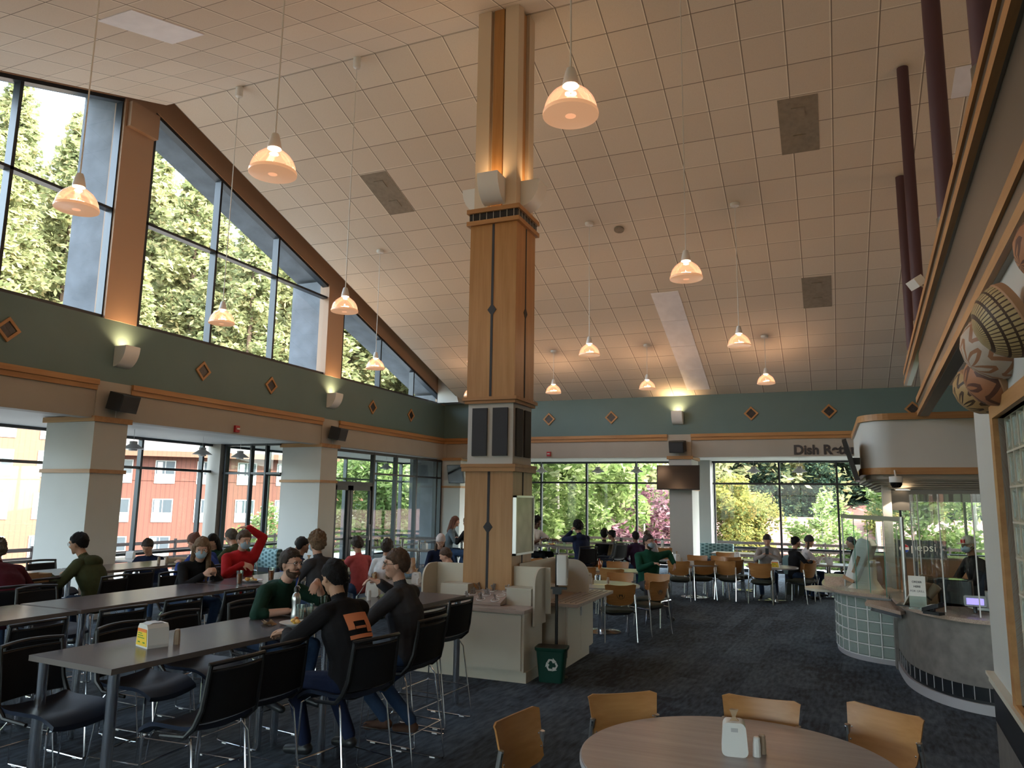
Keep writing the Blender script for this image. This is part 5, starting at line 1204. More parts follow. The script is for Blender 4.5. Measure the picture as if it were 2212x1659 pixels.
for k, (x,y) in enumerate(((.98,10.55),(.93,10.0))):
    t_ = thing('cup_stack',['stack of tan paper cups behind the menu stand','second stack of tan paper cups tilted behind the sign'][k],'cups',(x,y,.93)); m = MB().lathe([(.035,0),(.048,.22),(.05,.22),(.05,.30),(.0,.31)],n=20); m.xf(Matrix.Rotation(R([10,38][k]),4,'Y')); m.build('cups','shaker_tan',t_); m = MB().lathe([(.052,.12),(.052,.14)],n=20); m.xf(Matrix.Rotation(R([10,38][k]),4,'Y')); m.build('strap','black_plastic',t_)
# ================================================================ OUTSIDE
g = MB(); N = 40
xs = lin(-190, 60, N); ys = lin(-60, 200, N)
def gz(x, y):
    d = max(0, sqrt(x*x+y*y)-66)*(1 if x < 0 else .6)
    return -3.6+.34*d*.9
vs = [(x,y,gz(x,y)) for y in ys for x in xs]; g.add(vs, [(j*N+i,j*N+i+1,(j+1)*N+i+1,(j+1)*N+i) for j in range(N-1) for i in range(N-1)])
struct('ground', g, 'hill_green', True)
struct('pavement', MB().box(-60, GX-1.2, -40, 60, -3.75, -3.5), 'pavement')
struct('exterior_base', MB().box(GX-.25, XR, YS, GY+.2, -3.6, -.3), 'concrete')
struct('exterior_terrace', MB().box(GX-2.2, XR+2, GY+.25, GY+3.6, -.35, -.12).box(GX-3.4, GX-.15, YS, GY+3.6, -.35, -.12), 'concrete_light')
def rail(name, lab, p, q, n):
    t = thing(name, lab, 'railing', (0,0,0)); P, Q = Vector(p), Vector(q); d = (Q-P); L_ = d.length; an = atan2(d.y,d.x); c = (P+Q)/2
    m = MB()
    for z in (.10,.32,.54,.76): m.obox((c.x,c.y,z-.12+.05), L_, .03, .09, (0,0,an))
    m.build('rails','rail_dark',t,False); m = MB()
    for k in range(n+1): a = P.lerp(Q,k/n); m.obox((a.x,a.y,.33), .06,.06,.9,(0,0,an))
    m.build('posts','rail_dark',t,False); return t
rail('terrace_railing','dark horizontal railing outside the far windows',(GX-2,GY+3.5,0),(XR,GY+3.5,0),14)
rail('terrace_railing','dark horizontal railing outside the window bay',(GX-3.2,YS,0),(GX-3.2,GY+3.5,0),16)
# ---- dormitory -------------------------------------------------
def az(px): 
    d = rt*((px-1106)/FPX)+fw+up*0; return atan2(d.x, d.y)
def facade(root, w, z0, z1, floors, cols, sid, roof_h=3.0, depth=12, eave=1.1):
    """local: x along the facade, y into the building (front at y=0)"""
    MB().box(-w/2, w/2, 0, depth, z0, z1).build('wall', sid, root, False)
    m = MB(); m.prism_x([(-eave,z1-.15),(-eave,z1+.15),(depth/2,z1+roof_h),(depth+eave,z1+.15),(depth+eave,z1-.15)], -w/2-.8, w/2+.8); m.build('roof','shingle',root,False,True)
    MB().box(-w/2-.8, w/2+.8, -eave-.05, -eave, z1-.28, z1+.12).build('fascia','red_siding2',root,False)
    MB().box(-w/2, w/2, -.05, 0, z1-2.05, z1-1.93).build('belly_band','red_siding',root,False)
    for zc in floors:
        for xc in cols:
            f = MB().box(xc-.70,xc+.70,-.06,.05,zc-1.0,zc+.72).build('window','white_trim',root,False)
            MB().box(xc-.63,xc-.03,-.075,-.06,zc-.28,zc+.66).box(xc+.03,xc+.63,-.075,-.06,zc-.28,zc+.66).build('pane','window_dark',f,False)
            MB().box(xc-.55,xc-.2,-.08,-.075,zc-.25,zc+.6).build('curtain','curtain',f,False)
def place(px, dist, rz_off=0.):
    a = az(px); return (dist*sin(a), dist*cos(a), 0), -a+rz_off
loc, rz = place(530, 62)
bd = thing('dormitory','three storey red sided dormitory with pale windows beyond the window bay','building',loc,rz)
facade(bd, 20.5, -3.6, 5.1, [3.85, 1.0,-1.75], [-8.1,-5.2,-2.3,.6,3.5,6.4,9.0], 'red_siding')
loc, rz = place(-150, 58, R(10))
b2 = thing('dormitory','sunlit orange dormitory wing at the left picture edge','building',loc,rz)
facade(b2, 17, -3.6, 8.6, [6.6,4.1,1.3,-1.5], [-7.0,-4.2,-1.4,1.4,4.2,7.0], 'red_siding2', 2.0)
loc, rz = place(790, 66, R(-4))
b2 = thing('dormitory','red sided dormitory wing glimpsed through the glass doors','building',loc,rz)
facade(b2, 16, -3.6, 4.6, [3.2,.4,-2.2], [-6,-3,0,3,6], 'red_siding', 2.0)
for px, dist, lab in ((5,50,'pale dumpster at the left picture edge'),(35,50,'pale dumpster in the middle of the left window'),(66,51,'pale dumpster beside the first square column')):
    loc, rz = place(px, dist); t_ = thing('dumpster', lab, 'dumpster', (loc[0],loc[1],-3.5), rz, 'pale dumpsters outside the left window')
    MB().prism_y([(-.8,.25),(.8,.25),(.8,1.3),(-.8,1.15)],-.6,.6).build('bin_body','dumpster',t_,False,True); MB().box(-.82,.82,-.62,.62,1.2,1.28).build('lid','white_trim',t_,False); MB().box(-.7,-.5,-.5,.5,0,.25).box(.5,.7,-.5,.5,0,.25).build('wheels','black_plastic',t_,False)
# ---- houses beyond the far windows ------------------------------
def house(lab, x, y, rz, w, d, ze, zr, wins=5):
    r = thing('house', lab, 'house', (x,y,0), rz)
    MB().box(-w/2,w/2,0,d,-3.6,ze).build('wall','cream_wall',r,False)
    m = MB(); m.prism_x([(-.9,ze-.1),(-.9,ze+.1),(d/2,zr),(d+.9,ze+.1),(d+.9,ze-.1)],-w/2-.6,w/2+.6); m.build('roof','terracotta',r,False,True)
    m = MB(); m.prism_x([(.4,ze),(d/2,zr-.35),(d-.4,ze)],-w/2-.62,-w/2-.55).prism_x([(.4,ze),(d/2,zr-.35),(d-.4,ze)],w/2+.55,w/2+.62); m.build('gable','cream_wall',r,False,True)
    for k in range(wins):
        xc = -w/2+w*(k+.5)/wins; f = MB().box(xc-.8,xc+.8,-.06,.02,ze-1.5,ze-.4).build('window','white_trim',r,False); MB().box(xc-.7,xc+.7,-.08,-.06,ze-1.4,ze-.5).build('pane','window_dark',f,False)
    return r
house('long house with terracotta roof beyond the far windows', 1.0, 57, R(-3), 26, 12, -1.5, 1.05, 9)
house('house with terracotta roof farther behind the long one', 9.5, 80, R(-6), 22, 12, -.2, 2.0, 5)
house('nearer terracotta roofed house at the servery end', 9.0, 45, R(-2), 12, 10, -1.0, 1.1, 4)
# ---- trees -------------------------------------------------------
def leaf_quads(pts, size, rnd, up=0.3):
    vs = []; fs = []
    for p, d in pts:
        s = size*rnd.uniform(.6,1.35); a = Vector((rnd.gauss(0,1),rnd.gauss(0,1),rnd.gauss(0,1)*.5)); a.normalize(); b = a.cross(Vector((rnd.gauss(0,1),rnd.gauss(0,1),rnd.gauss(0,1)))); 
        if b.length < 1e-3: continue
        b.normalize(); k = len(vs); p = Vector(p)
        vs += [p-a*s, p-b*s*.45, p+a*s, p+b*s*.45]; fs.append((k,k+1,k+2,k+3))
    return vs, fs
def proto_conifer(seed, H=24, R0=5.0, n=17000, leaf=.27):
    rnd = random.Random(seed); pts = []
    nb = 260
    for b in range(nb):
        t = (b+rnd.random())/nb; z = H*(.10+.90*t); rad = R0*(1-t)**.75*rnd.uniform(.65,1.12)+.25; a = rnd.uniform(0,2*pi); droop = rnd.uniform(.10,.42)
        m = int(n/nb*(.35+1.5*(1-t)))
        for k in range(m):
            s = rnd.random()**.55; w_ = .22*rad*s+.15
            pts.append(((rad*s*cos(a)+rnd.gauss(0,w_*.5), rad*s*sin(a)+rnd.gauss(0,w_*.5), z-droop*rad*s**1.5+rnd.gauss(0,.22)), 0))
    v, f = leaf_quads(pts, leaf, rnd); me = bpy.data.meshes.new('conifer_crown'); me.from_pydata([tuple(p) for p in v], [], f); return me
def proto_round(seed, H=9, R0=3.4, n=13000, leaf=.155, z0=.28):
    rnd = random.Random(seed); pts = []; cl = []
    for k in range(46):
        u = rnd.uniform(-1,1); a = rnd.uniform(0,2*pi); rr_ = R0*rnd.uniform(.45,1.0); q = sqrt(1-u*u)
        cl.append((rr_*q*cos(a), rr_*q*sin(a), H*(z0+(1-z0)*.5)+H*(1-z0)*.5*u*rnd.uniform(.6,1), rnd.uniform(.5,1.2)))
    for k in range(n):
        c = cl[k%46]; d = Vector((rnd.gauss(0,1),rnd.gauss(0,1),rnd.gauss(0,.8))); d.normalize(); s = c[3]*rnd.uniform(.55,1.05); pts.append(((c[0]+d.x*s, c[1]+d.y*s, c[2]+d.z*s), 0))
    v, f = leaf_quads(pts, leaf, rnd); me = bpy.data.meshes.new('leafy_crown'); me.from_pydata([tuple(p) for p in v], [], f); return me
CON = [proto_conifer(s) for s in (1,2,3)]; RND = [proto_round(s) for s in (5,6)]; AIR = proto_round(9, 9, 3.2, 3600, .22, .15)
tk = MB().lathe([(.45,0),(.32,6),(.16,16),(.04,23)], n=8).mesh('trunk','trunk'); tk2 = MB().lathe([(.20,0),(.13,3),(.05,7.5)], n=8).mesh('trunk','pale_trunk')
VAR = {}
def tree(x, y, z, s, me, leafm, lab, group=None, trunk=tk, sz=1.0):
    key = (me.name, leafm)
    if key not in VAR: c = me.copy(); c.materials.clear(); c.materials.append(M[leafm]); VAR[key] = c
    r = thing('tree', lab, 'tree', (x,y,z), random.uniform(0,6.28), group); 
    o = bpy.data.objects.new('crown', VAR[key]); COL.objects.link(o); o.parent = r; o.scale = (s,s,s*sz)
    q = bpy.data.objects.new('trunk', trunk); COL.objects.link(q); q.parent = r; q.scale = (s,s,s*sz); return r
rnd = random.Random(77)
gl = 'tall redwood on the wooded hillside seen through the sloping windows'
# hillside to the left (seen through the clerestory); tree line falls from the edge towards the right, then rises
rows = [(78,19,16,1.3),(92,20,22,1.45),(108,20,30,1.6)]
for d, n, zz, s in rows:
    for k in range(n):
        a = R(-72+ (68)*(k+rnd.uniform(-.35,.35))/(n-1)); dd = d+rnd.uniform(-4,4); x, y = dd*sin(a), dd*cos(a)
        z = (d-78)*.42-1+5*sin(k*1.9)*.5+(6 if k < 5 else 0)
        gap = 0
        tree(x, y, z, s*rnd.uniform(.85,1.1), CON[k%3], 'redwood_leaf', gl, 'redwoods on the hillside')
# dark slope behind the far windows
gd = 'dark conifer on the slope beyond the far windows'
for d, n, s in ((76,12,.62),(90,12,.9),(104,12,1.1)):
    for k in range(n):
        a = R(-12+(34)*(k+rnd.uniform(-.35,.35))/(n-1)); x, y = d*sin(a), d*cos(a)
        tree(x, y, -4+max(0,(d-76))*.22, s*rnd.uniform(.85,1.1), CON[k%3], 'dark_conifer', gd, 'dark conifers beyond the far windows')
def pxtree(px, dist, *a, **k): 
    q = az(px); return tree(dist*sin(q), dist*cos(q), *a, **k)
pxtree(1205, 31, -3.5, 1.05, RND[0], 'bright_leaf', 'bright sunlit leafy tree just outside the far windows by the oak pillar', None, tk2)
pxtree(1120, 33, -3.5, 1.0, RND[1], 'bright_leaf', 'bright leafy tree behind the oak pillar', None, tk2)
pxtree(900, 34, -3.5, .95, RND[0], 'bright_leaf', 'bright leafy tree seen through the glass doors, right one', None, tk2)
pxtree(800, 36, -3.5, .95, RND[1], 'bright_leaf', 'bright leafy tree seen through the glass doors, left one', None, tk2)
pxtree(600, 40, -3.5, .55, AIR, 'bright_leaf', 'small young tree beside the second square column', None, tk2)
pxtree(1310, 46, -4, 1.4, RND[1], 'redwood_leaf', 'broad green tree in the middle of the far windows', None, tk2)
pxtree(1400, 50, -4, 1.5, RND[0], 'redwood_leaf', 'broad green tree behind the maroon one', None, tk2)
pxtree(1388, 36, -3.6, .68, AIR, 'maroon_leaf', 'maroon leaved tree left of the television column', None, tk2)
pxtree(1572, 46, -3.8, .78, RND[0], 'yellow_leaf', 'yellowing tree right of the television column', None, tk2)
pxtree(1528, 44, -3.8, .85, RND[1], 'yellow_leaf', 'yellow green tree close behind the television column', None, tk2)
pxtree(1762, 52, -3.8, .72, AIR, 'bright_leaf', 'slender airy tree above the terracotta roofs', None, tk2)
pxtree(1590, 33, -3.8, .42, RND[1], 'bright_leaf', 'low green shrub in front of the terracotta roof', None, tk2)
pxtree(2085, 34, -3.6, .95, RND[0], 'bright_leaf', 'bright green tree seen through the servery glass', None, tk2)
pxtree(1935, 60, -3.8, .8, RND[1], 'yellow_leaf', 'yellow green tree beyond the servery glass', None, tk2)
from mathutils import noise as mnoise
# ================================================================ PEOPLE
def capsule(mb, p0, p1, a0, a1, b0=None, b1=None, side=None, n=14):
    """rounded tapered limb; a = half width along side axis, b = half depth"""
    p0, p1 = Vector(p0), Vector(p1); b0 = a0 if b0 is None else b0; b1 = a1 if b1 is None else b1
    d = (p1-p0); L_ = d.length; d = d.normalized() if L_ > 1e-5 else Vector((0,0,1))
    s = Vector(side) if side is not None else d.orthogonal(); s = (s-d*s.dot(d)).normalized(); t = d.cross(s); rings = []
    for k in range(4):
        an = pi/2*(1-(k+.25)/4); rings.append([p0-d*(min(a0,b0)*sin(an))+(s*cos(2*pi*j/n)*a0+t*sin(2*pi*j/n)*b0)*cos(an) for j in range(n)])
    rings.append([p0+s*cos(2*pi*j/n)*a0+t*sin(2*pi*j/n)*b0 for j in range(n)]); rings.append([p1+s*cos(2*pi*j/n)*a1+t*sin(2*pi*j/n)*b1 for j in range(n)])
    for k in range(4):
        an = pi/2*((k+.75)/4); rings.append([p1+d*(min(a1,b1)*sin(an))+(s*cos(2*pi*j/n)*a1+t*sin(2*pi*j/n)*b1)*cos(an) for j in range(n)])
    mb.loft(rings)
def ik(a, b, l1, l2, pole):
    a, b = Vector(a), Vector(b); d = b-a; L_ = d.length; mx = (l1+l2)*.995
    if L_ > mx: b = a+d.normalized()*mx; d = b-a; L_ = mx
    if L_ < abs(l1-l2)+.02: L_ = abs(l1-l2)+.02
    u = d.normalized(); x = (l1*l1-l2*l2+L_*L_)/(2*L_); h = sqrt(max(l1*l1-x*x, 0)); p = Vector(pole); p = (p-u*p.dot(u)).normalized()
    return a+u*x+p*h, b
class Fig:
    def __init__(s): s.mb = MB(); s.pr = []
    def cap(s, lab, p0, p1, a0, a1=None, b0=None, b1=None, side=None):
        a1 = a0 if a1 is None else a1; capsule(s.mb, p0, p1, a0, a1, b0, b1, side)
        s.pr.append((lab, Vector(p0), Vector(p1), min(a0, b0 or a0)*.5+a0*.5, min(a1, b1 or a1)*.5+a1*.5))
    def ell(s, lab, c, r, rot=None):
        k = len(s.mb.v); s.mb.ell((0,0,0), *r, 16, 10); mt = Matrix.Translation(Vector(c)) @ (rot.to_4x4() if rot else Matrix.Identity(4)); s.mb.xf(mt, k)
        s.pr.append((lab, Vector(c), Vector(c), sum(r)/3, sum(r)/3))
def person(label, x, y, face, seat=.76, lean=12, twist=0, head=(0,0), tilt=0, L=None, Rr=None, shirt='cloth_blackc', pants='cloth_jeans', skin='skin_light', hair=('short','hair_dark'), extra=(), vox=.013,
           sc=1.0, feet=None, sleeve=1.0, bulk=1.0, shoes='black_plastic', stand=False, curlL=.6, curlR=.6, feetz=None, neckfwd=.02, group=None, fingers=False, hz=0.0):
    root = thing('person', label, 'person', (x, y, 0), R(face), group); root.scale = (sc,sc,sc)
    F = Fig(); B = bulk
    ph = seat/sc+.06 if not stand else .93
    pel = Vector((-.04,0,ph)); ln = R(lean); sp = Vector((sin(ln), 0, cos(ln)))
    Yx = Vector((0,1,0)); tw = Matrix.Rotation(R(twist),3,'Z')
    waist = pel+Vector((0,0,.13))*.9+sp*.04; chest = waist+sp*.18; shl = waist+sp*.315; nb = waist+sp*.365
    sY = tw@Yx
    F.cap(pants, pel+Vector((0,.06,0)), pel-Vector((0,.06,0)), .115,.115,.10,.10,(1,0,0))
    F.cap('shirt', pel+Vector((0,0,.02)), waist, .165*B,.150*B,.125*B,.112*B,Yx)
    F.cap('shirt', waist, chest, .150*B,.172*B,.112*B,.120*B,(Yx+sY)/2)
    F.cap('shirt', chest, shl, .172*B,.145*B,.120*B,.085*B,sY)
    sh = [shl+sY*.165*s-sp*.0 for s in (1,-1)]
    for p in sh: F.cap('shirt', nb-sp*.03, p, .062*B,.062*B)
    F.cap('skin', nb-sp*.03, nb+sp*.07+Vector((neckfwd,0,.02)), .056,.052)
    # head frame
    hp, hy = head
    HM = Matrix.Rotation(R(twist*.6+hy),3,'Z') @ Matrix.Rotation(R(hp),3,'Y') @ Matrix.Rotation(R(tilt),3,'X')
    hc0 = nb+sp*.075+Vector((neckfwd,0,.025)); hc = hc0+HM@Vector((.018,0,.098)); hc.z += hz
    P = lambda a,b,c: hc+HM@Vector((a,b,c))
    F.ell('skin', P(-.010,0,.015), (.097,.076,.100), HM); F.ell('skin', P(.022,0,-.030), (.066,.062,.082), HM); F.ell('skin', P(.045,0,-.072), (.042,.044,.036), HM)
    F.cap('skin', P(.070,0,-.100), P(.072,0,-.098), .017)
    F.cap('skin', P(-.01,0,-.05), hc0-Vector((0,0,.01)), .050,.052)
    if vox < .02:
        F.cap('skin', P(.090,0,.012), P(.106,0,-.026), .009,.014); F.cap('skin', P(.084,-.03,.030), P(.084,.03,.030), .013,.013)
        for s in (1,-1):
            F.ell('skin', P(-.004,.078*s,-.012), (.018,.009,.030), HM); F.ell('skin', P(.066,.036*s,-.028), (.022,.022,.022), HM)
            F.cap('lip', P(.084,.0,-.061-.0035*s*0), P(.077,.020*s,-.061), .0075,.005)
    # legs
    ft = feet or [(.30,.13,None),(.30,-.13,None)]
    for i, s in enumerate((1,-1)):
        hip = pel+Vector((.01,.09*s,-.01)); fx, fy, fz = ft[i]
        fz = (fz if fz is not None else (feetz if feetz is not None else (.32 if seat > .6 else .0)))/sc+.085
        if stand: hip = pel+Vector((0,.09*s,-.03)); ank = Vector((fx if feet else 0,.11*s,.085)); pole=(1,0,0)
        else: ank = Vector((fx,fy,fz)); pole=(1,.15*s,.8)
        kn, ank = ik(hip, ank, .43, .42, pole)
        F.cap(pants, hip, kn, .088,.062); F.cap(pants, kn, ank+Vector((0,0,.02)), .060,.048)
        fd = Vector((1,.12*s,-.05 if seat < .6 or stand else -.12)).normalized()
        F.cap('shoe', ank-Vector((0.03,0,.035)), ank+fd*.15-Vector((0,0,.045)), .042,.036,.040,.032,(0,1,0))
    # arms
    arms = []
    for i, (s, tgt) in enumerate(((1,L),(-1,Rr))):
        p = sh[i]
        if tgt is None: tgt = dict(w=(.22,.10*s,ph+.12)) if not stand else dict(w=(.05,.30*s,.88))
        pole = tgt.get('pole', (-.35,.75*s,-.7)); el, wr = ik(p, tgt['w'], .285, .25, pole)
        sl = sleeve
        if sl >= 1: F.cap('shirt', p, el, .060*B,.048*B); F.cap('shirt', el, wr-(wr-el)*.10, .047*B,.036*B); F.cap('skin', wr-(wr-el)*.15, wr, .027,.025)
        elif sl >= .7: F.cap('shirt', p, el, .060*B,.050*B); F.cap('shirt', el, el+(wr-el)*.25, .048*B,.044*B); F.cap('skin', el, wr, .040,.027)
        elif sl > .1: m_ = p+(el-p)*.72; F.cap('shirt', p, m_, .066*B,.060*B); F.cap('skin', p, el, .047,.040); F.cap('skin', el, wr, .040,.027)
        else: F.cap('skin', p, el, .054,.040); F.cap('skin', el, wr, .040,.027)
        hd = Vector(tgt['dir']).normalized() if 'dir' in tgt else (wr-el).normalized(); pn = Vector(tgt.get('palm', (0,0,-1))); pn = (pn-hd*pn.dot(hd)).normalized(); sd = hd.cross(pn)
        th = sd*(1 if tgt.get('thumb', s) > 0 else -1)
        pc = wr+hd*.05
        F.cap('skin', wr, wr+hd*.075, .026,.038,.018,.014,sd)
        cu = tgt.get('curl', .6)
        if fingers or vox < .011:
            for j, (off, ln_) in enumerate(((.030,.072),(.010,.082),(-.011,.076),(-.030,.060))):
                q = wr+hd*(.082-abs(off)*.15)+th*off; a_ = cu*(.55+.12*j); dd = hd
                for seg, fr_ in ((0,.45),(1,.30),(2,.25)):
                    dd = (dd*cos(a_)+pn*sin(a_)); dd.normalize(); q2 = q+dd*ln_*fr_; F.cap('skin', q, q2, .0092-.0008*seg, .0086-.0008*seg); q = q2; pn2 = pn
                    a_ = cu*.75
            q = wr+hd*.025+th*.024; d2 = (hd*.7+th*.7+pn*.25).normalized(); q2 = q+d2*.04; F.cap('skin', q, q2, .0125,.011); F.cap('skin', q2, q2+(hd*.9+th*.2+pn*.4).normalized()*.032, .010,.0085)
        else: F.cap('skin', wr+hd*.06, wr+(hd*(1-cu*.3)+pn*cu*.5)*.135, .034,.026,.014,.010,sd)
        arms.append((el, wr, hd, pn, th))
    # one continuous skin: fuse volumes
    me = bpy.data.meshes.new('body'); me.from_pydata(F.mb.v, [], F.mb.f)
    o = bpy.data.objects.new('body', me); COL.objects.link(o)
    b = bmesh.new(); b.from_mesh(me); bmesh.ops.recalc_face_normals(b, faces=b.faces); b.to_mesh(me); b.free()
    r_ = o.modifiers.new('r', 'REMESH'); r_.mode = 'VOXEL'; r_.voxel_size = vox; sm = o.modifiers.new('s', 'SMOOTH'); sm.factor = .5; sm.iterations = 2 if vox < .011 else 3
    bpy.context.view_layer.update(); dg = bpy.context.evaluated_depsgraph_get(); me2 = bpy.data.meshes.new_from_object(o.evaluated_get(dg)); me2.name = 'body'; o.modifiers.clear(); o.data = me2; bpy.data.meshes.remove(me)
    slots = {'skin': skin, 'shirt': shirt, 'shoe': shoes, 'lip': 'lip', pants: pants}; names = list(slots); me2.materials.clear()
    for k in names: me2.materials.append(M[slots[k]])
    nf_ = len(me2.polygons); c = np.empty(nf_*3); me2.polygons.foreach_get('center', c); c = c.reshape(-1,3); best = np.full(nf_, 1e9); idx = np.zeros(nf_, int)
    for lab, p0, p1, a0, a1 in F.pr:
        a = np.array(p0); d = np.array(p1)-a; LL = d@d; t_ = np.clip(((c-a)@d)/LL, 0, 1) if LL > 1e-9 else np.zeros(nf_)
        dist = np.linalg.norm(c-(a+t_[:,None]*d), axis=1)-(a0+(a1-a0)*t_); k = dist < best; best[k] = dist[k]; idx[k] = names.index(lab)
    me2.polygons.foreach_set('material_index', idx.astype(np.int32)); me2.polygons.foreach_set('use_smooth', np.ones(nf_, bool)); me2.update()
    o.parent = root; o.name = 'body'
    HX = Matrix.Translation(hc) @ HM.to_4x4()
    def child(mb, nm, mn, smooth=True): q = mb.build(nm, mn, root, smooth); q.matrix_local = HX; return q
    # hair
    kind, hm = hair; mb = MB(); rn = random.Random(len(label)*7)
    thk = {'short':.010,'curly':.022,'long':.013,'bun':.010,'shaggy':.020,'cap':.014,'beanie':.018,'pony':.010,'back':.012,'bald':.003}[kind]
    amp = {'short':.007,'curly':.016,'long':.006,'bun':.005,'shaggy':.014,'cap':0,'beanie':.004,'pony':.005,'back':.006,'bald':.002}[kind]; sd_ = Vector((len(label)*.37,0,0))
    def hairline(v):
        nz = mnoise.noise(Vector(v)*32+sd_); nz2 = mnoise.noise(Vector(v)*75+sd_)
        fr_ = max(0, v[2])/.1
        v = Vector(v); v = v+v.normalized()*amp*(nz*1.3+nz2*.7+.35); x_, y_, z_ = v
        front = .052 if kind not in ('shaggy','beanie') else .038
        if kind in ('back',): front = .068
        pts = [(-.12,-.080),(-.055,-.062),(-.015,.005),(.028,.010),(.050,front),(.12,front+.008)]
        if kind == 'beanie': pts = [(-.12,-.03),(.0,-.01),(.06,.035),(.12,.04)]
        if kind == 'long': pts = [(-.12,-.12),(-.01,-.11),(.030,-.03),(.055,.045),(.12,.06)]
        if kind == 'shaggy': pts = [(-.12,-.085),(-.05,-.070),(-.01,-.012),(.035,.004),(.06,.035),(.12,.040)]
        zl = pts[0][1]
        for (a,za),(b_,zb) in zip(pts,pts[1:]):
            if a <= x_ <= b_: zl = za+(zb-za)*(x_-a)/(b_-a)
        if x_ > pts[-1][0]: zl = pts[-1][1]
        zl += .014*nz2+.008*nz
        if z_ < zl:
            k = min(1,(zl-z_)/.010); v = Vector((x_,y_,z_))*(1-.22*k); return v
        if kind in ('curly','shaggy'): v = Vector(v)*(1+rn.uniform(-.02,.05)); return v
        return Vector(v)
    if kind == 'beanie':
        mb.ell((-.012,0,.030), .108,.090,.125, 24, 18, None, hairline); child(mb, 'knitted_hat', hm); h2 = MB()
        for s in (1,-1): capsule(h2, (-.03,.062*s,.0), (-.0,.085*s,-.26), .028,.032,.022,.02)
        child(h2, 'hair', 'hair_brown')
    else:
        mb.ell((-.012,0,.017), .095+thk,.077+thk*.9,.100+thk*1.3, 56 if vox < .012 else 30, 40 if vox < .012 else 22, None, hairline)
        if kind == 'long':
            for a in range(-4,5):
                q = R(180+a*24); e = Vector((.088*cos(q)-.02,.080*sin(q),-.04)); capsule(mb, e+Vector((0,0,.05)), e*1.15+Vector((-.03,0,-.20)), .028,.030); capsule(mb, e*1.15+Vector((-.03,0,-.20)), e*.95+Vector((-.02,0,-.34 if a%2 else -.38)), .030,.012)
        if kind == 'bun': mb.ell((-.095,.0,.075), .034,.034,.034, 12, 8)
        if kind == 'pony': capsule(mb, (-.10,0,.03), (-.15,0,-.10), .028,.012); 
        if kind == 'back': capsule(mb, (-.10,0,.01), (-.125,0,-.02), .030,.024)
        if kind == 'shaggy': mb.ell((-.05,0,-.02), .075,.080,.075, 18, 12)
        if kind == 'cap':
            mb = MB(); mb.ell((-.010,0,.035), .104,.086,.085, 20, 12, None, lambda v: Vector((v[0],v[1],max(v[2],.015)))); mb.prism([(.06,-.07),(.15,-.05),(.165,0),(.15,.05),(.06,.07)], .022, .030); 
            child(mb, 'cap', hm); mb = MB(); mb.ell((-.02,0,-.01), .092,.080,.07, 16, 10)
            child(mb, 'hair', 'hair_dark')
        else: child(mb, 'hair', hm)
    for e in extra:
        q = MB()
        if e == 'eyes':
            for s in (1,-1): q = MB(); q.ell((.084,.031*s,.008), .010,.0135,.008, 12, 8); o2 = child(q, 'eye', 'eye_white'); q = MB(); q.ell((.092,.031*s,.008), .0035,.006,.006, 10, 8); child(q, 'iris', 'iris'); q = MB(); q.tube([(.086,(.031+t)*s,.018+.004*(1-(t/.015)**2)) for t in lin(-.016,.016,6)],.0022,6); child(q,'eyebrow' if False else 'eyelid', hair[1] if hair[0] not in ('cap','beanie') else 'hair_dark')
        elif e == 'mask':
            q.ell((.058,0,-.052), .058,.062,.056, 18, 12, None, lambda v: v); child(q, 'face_mask', 'mask_blue'); q = MB()
            for s in (1,-1): q.tube([(.04,.060*s,-.03),(.0,.082*s,-.0)],.0018,5); q.tube([(.04,.058*s,-.07),(.0,.082*s,-.03)],.0018,5)
            child(q, 'mask_strap', 'white_plastic')
        elif e in ('glasses','glasses_dark'):
            for s in (1,-1): q.tube([(.103-.012*abs(cos(a)),.033*s+.023*cos(a),.006+.017*sin(a)) for a in lin(0,2*pi*19/20,20)],.0019 if e == 'glasses' else .003,6,closed=True); q.tube([(.092,.056*s,.010),(-.005,.080*s,.006)],.0018,5)
            q.tube([(.104,-.010,.010),(.104,.010,.010)],.0018,5); child(q, 'glasses', 'frame_dark')
        elif e == 'beard':
            jag = lambda v: (lambda n_: Vector(v)*(1+.05*n_) if v[2] < (-.040 if v[0] < .055 else -.070)+.008*n_ else Vector((v[0]*.72,v[1]*.82,v[2])))(mnoise.noise(Vector(v)*60))
            q.ell((.034,0,-.064), .061,.064,.064, 32, 24, None, jag); child(q, 'beard', 'hair_brown'); q = MB(); q.tube([(.088-.010*abs(t)/.02,t,-.048-.006*(t/.025)**2) for t in lin(-.026,.026,7)],[.003,.006,.0065,.006,.0065,.006,.003],6); child(q,'moustache','hair_brown')
        elif e == 'goatee': q.ell((.068,0,-.092), .022,.024,.026, 12, 8); child(q, 'beard', 'hair_sandy')
        elif e == 'chinmask':
            q = MB(); q.add([(.03,.070,-.05),(.055,.045,-.13),(.05,.02,-.24),(.01,.055,-.20),(.005,.075,-.10)],[(0,1,2,3,4)]); q.add([(.034,.072,-.05),(.059,.047,-.13),(.054,.022,-.24),(.014,.057,-.20),(.009,.077,-.10)],[(4,3,2,1,0)]); child(q,'face_mask','cloth_blue',False)
            q = MB(); q.tube([(-.01,.086,.02),(.02,.080,-.05),(.055,.050,-.13),(.05,.02,-.24)],.004,6); child(q,'mask_strap','napkin')
        elif e == 'capbadge': q.prism_x([(-.03,.03),(.03,.03),(.03,.075),(-.03,.075)],.075,.098); child(q,'cap_badge','red_plastic')
    return root, dict(waist=waist, chest=chest, shl=shl, nb=nb, sp=sp, hc=hc, arms=arms, sY=sY, pel=pel)
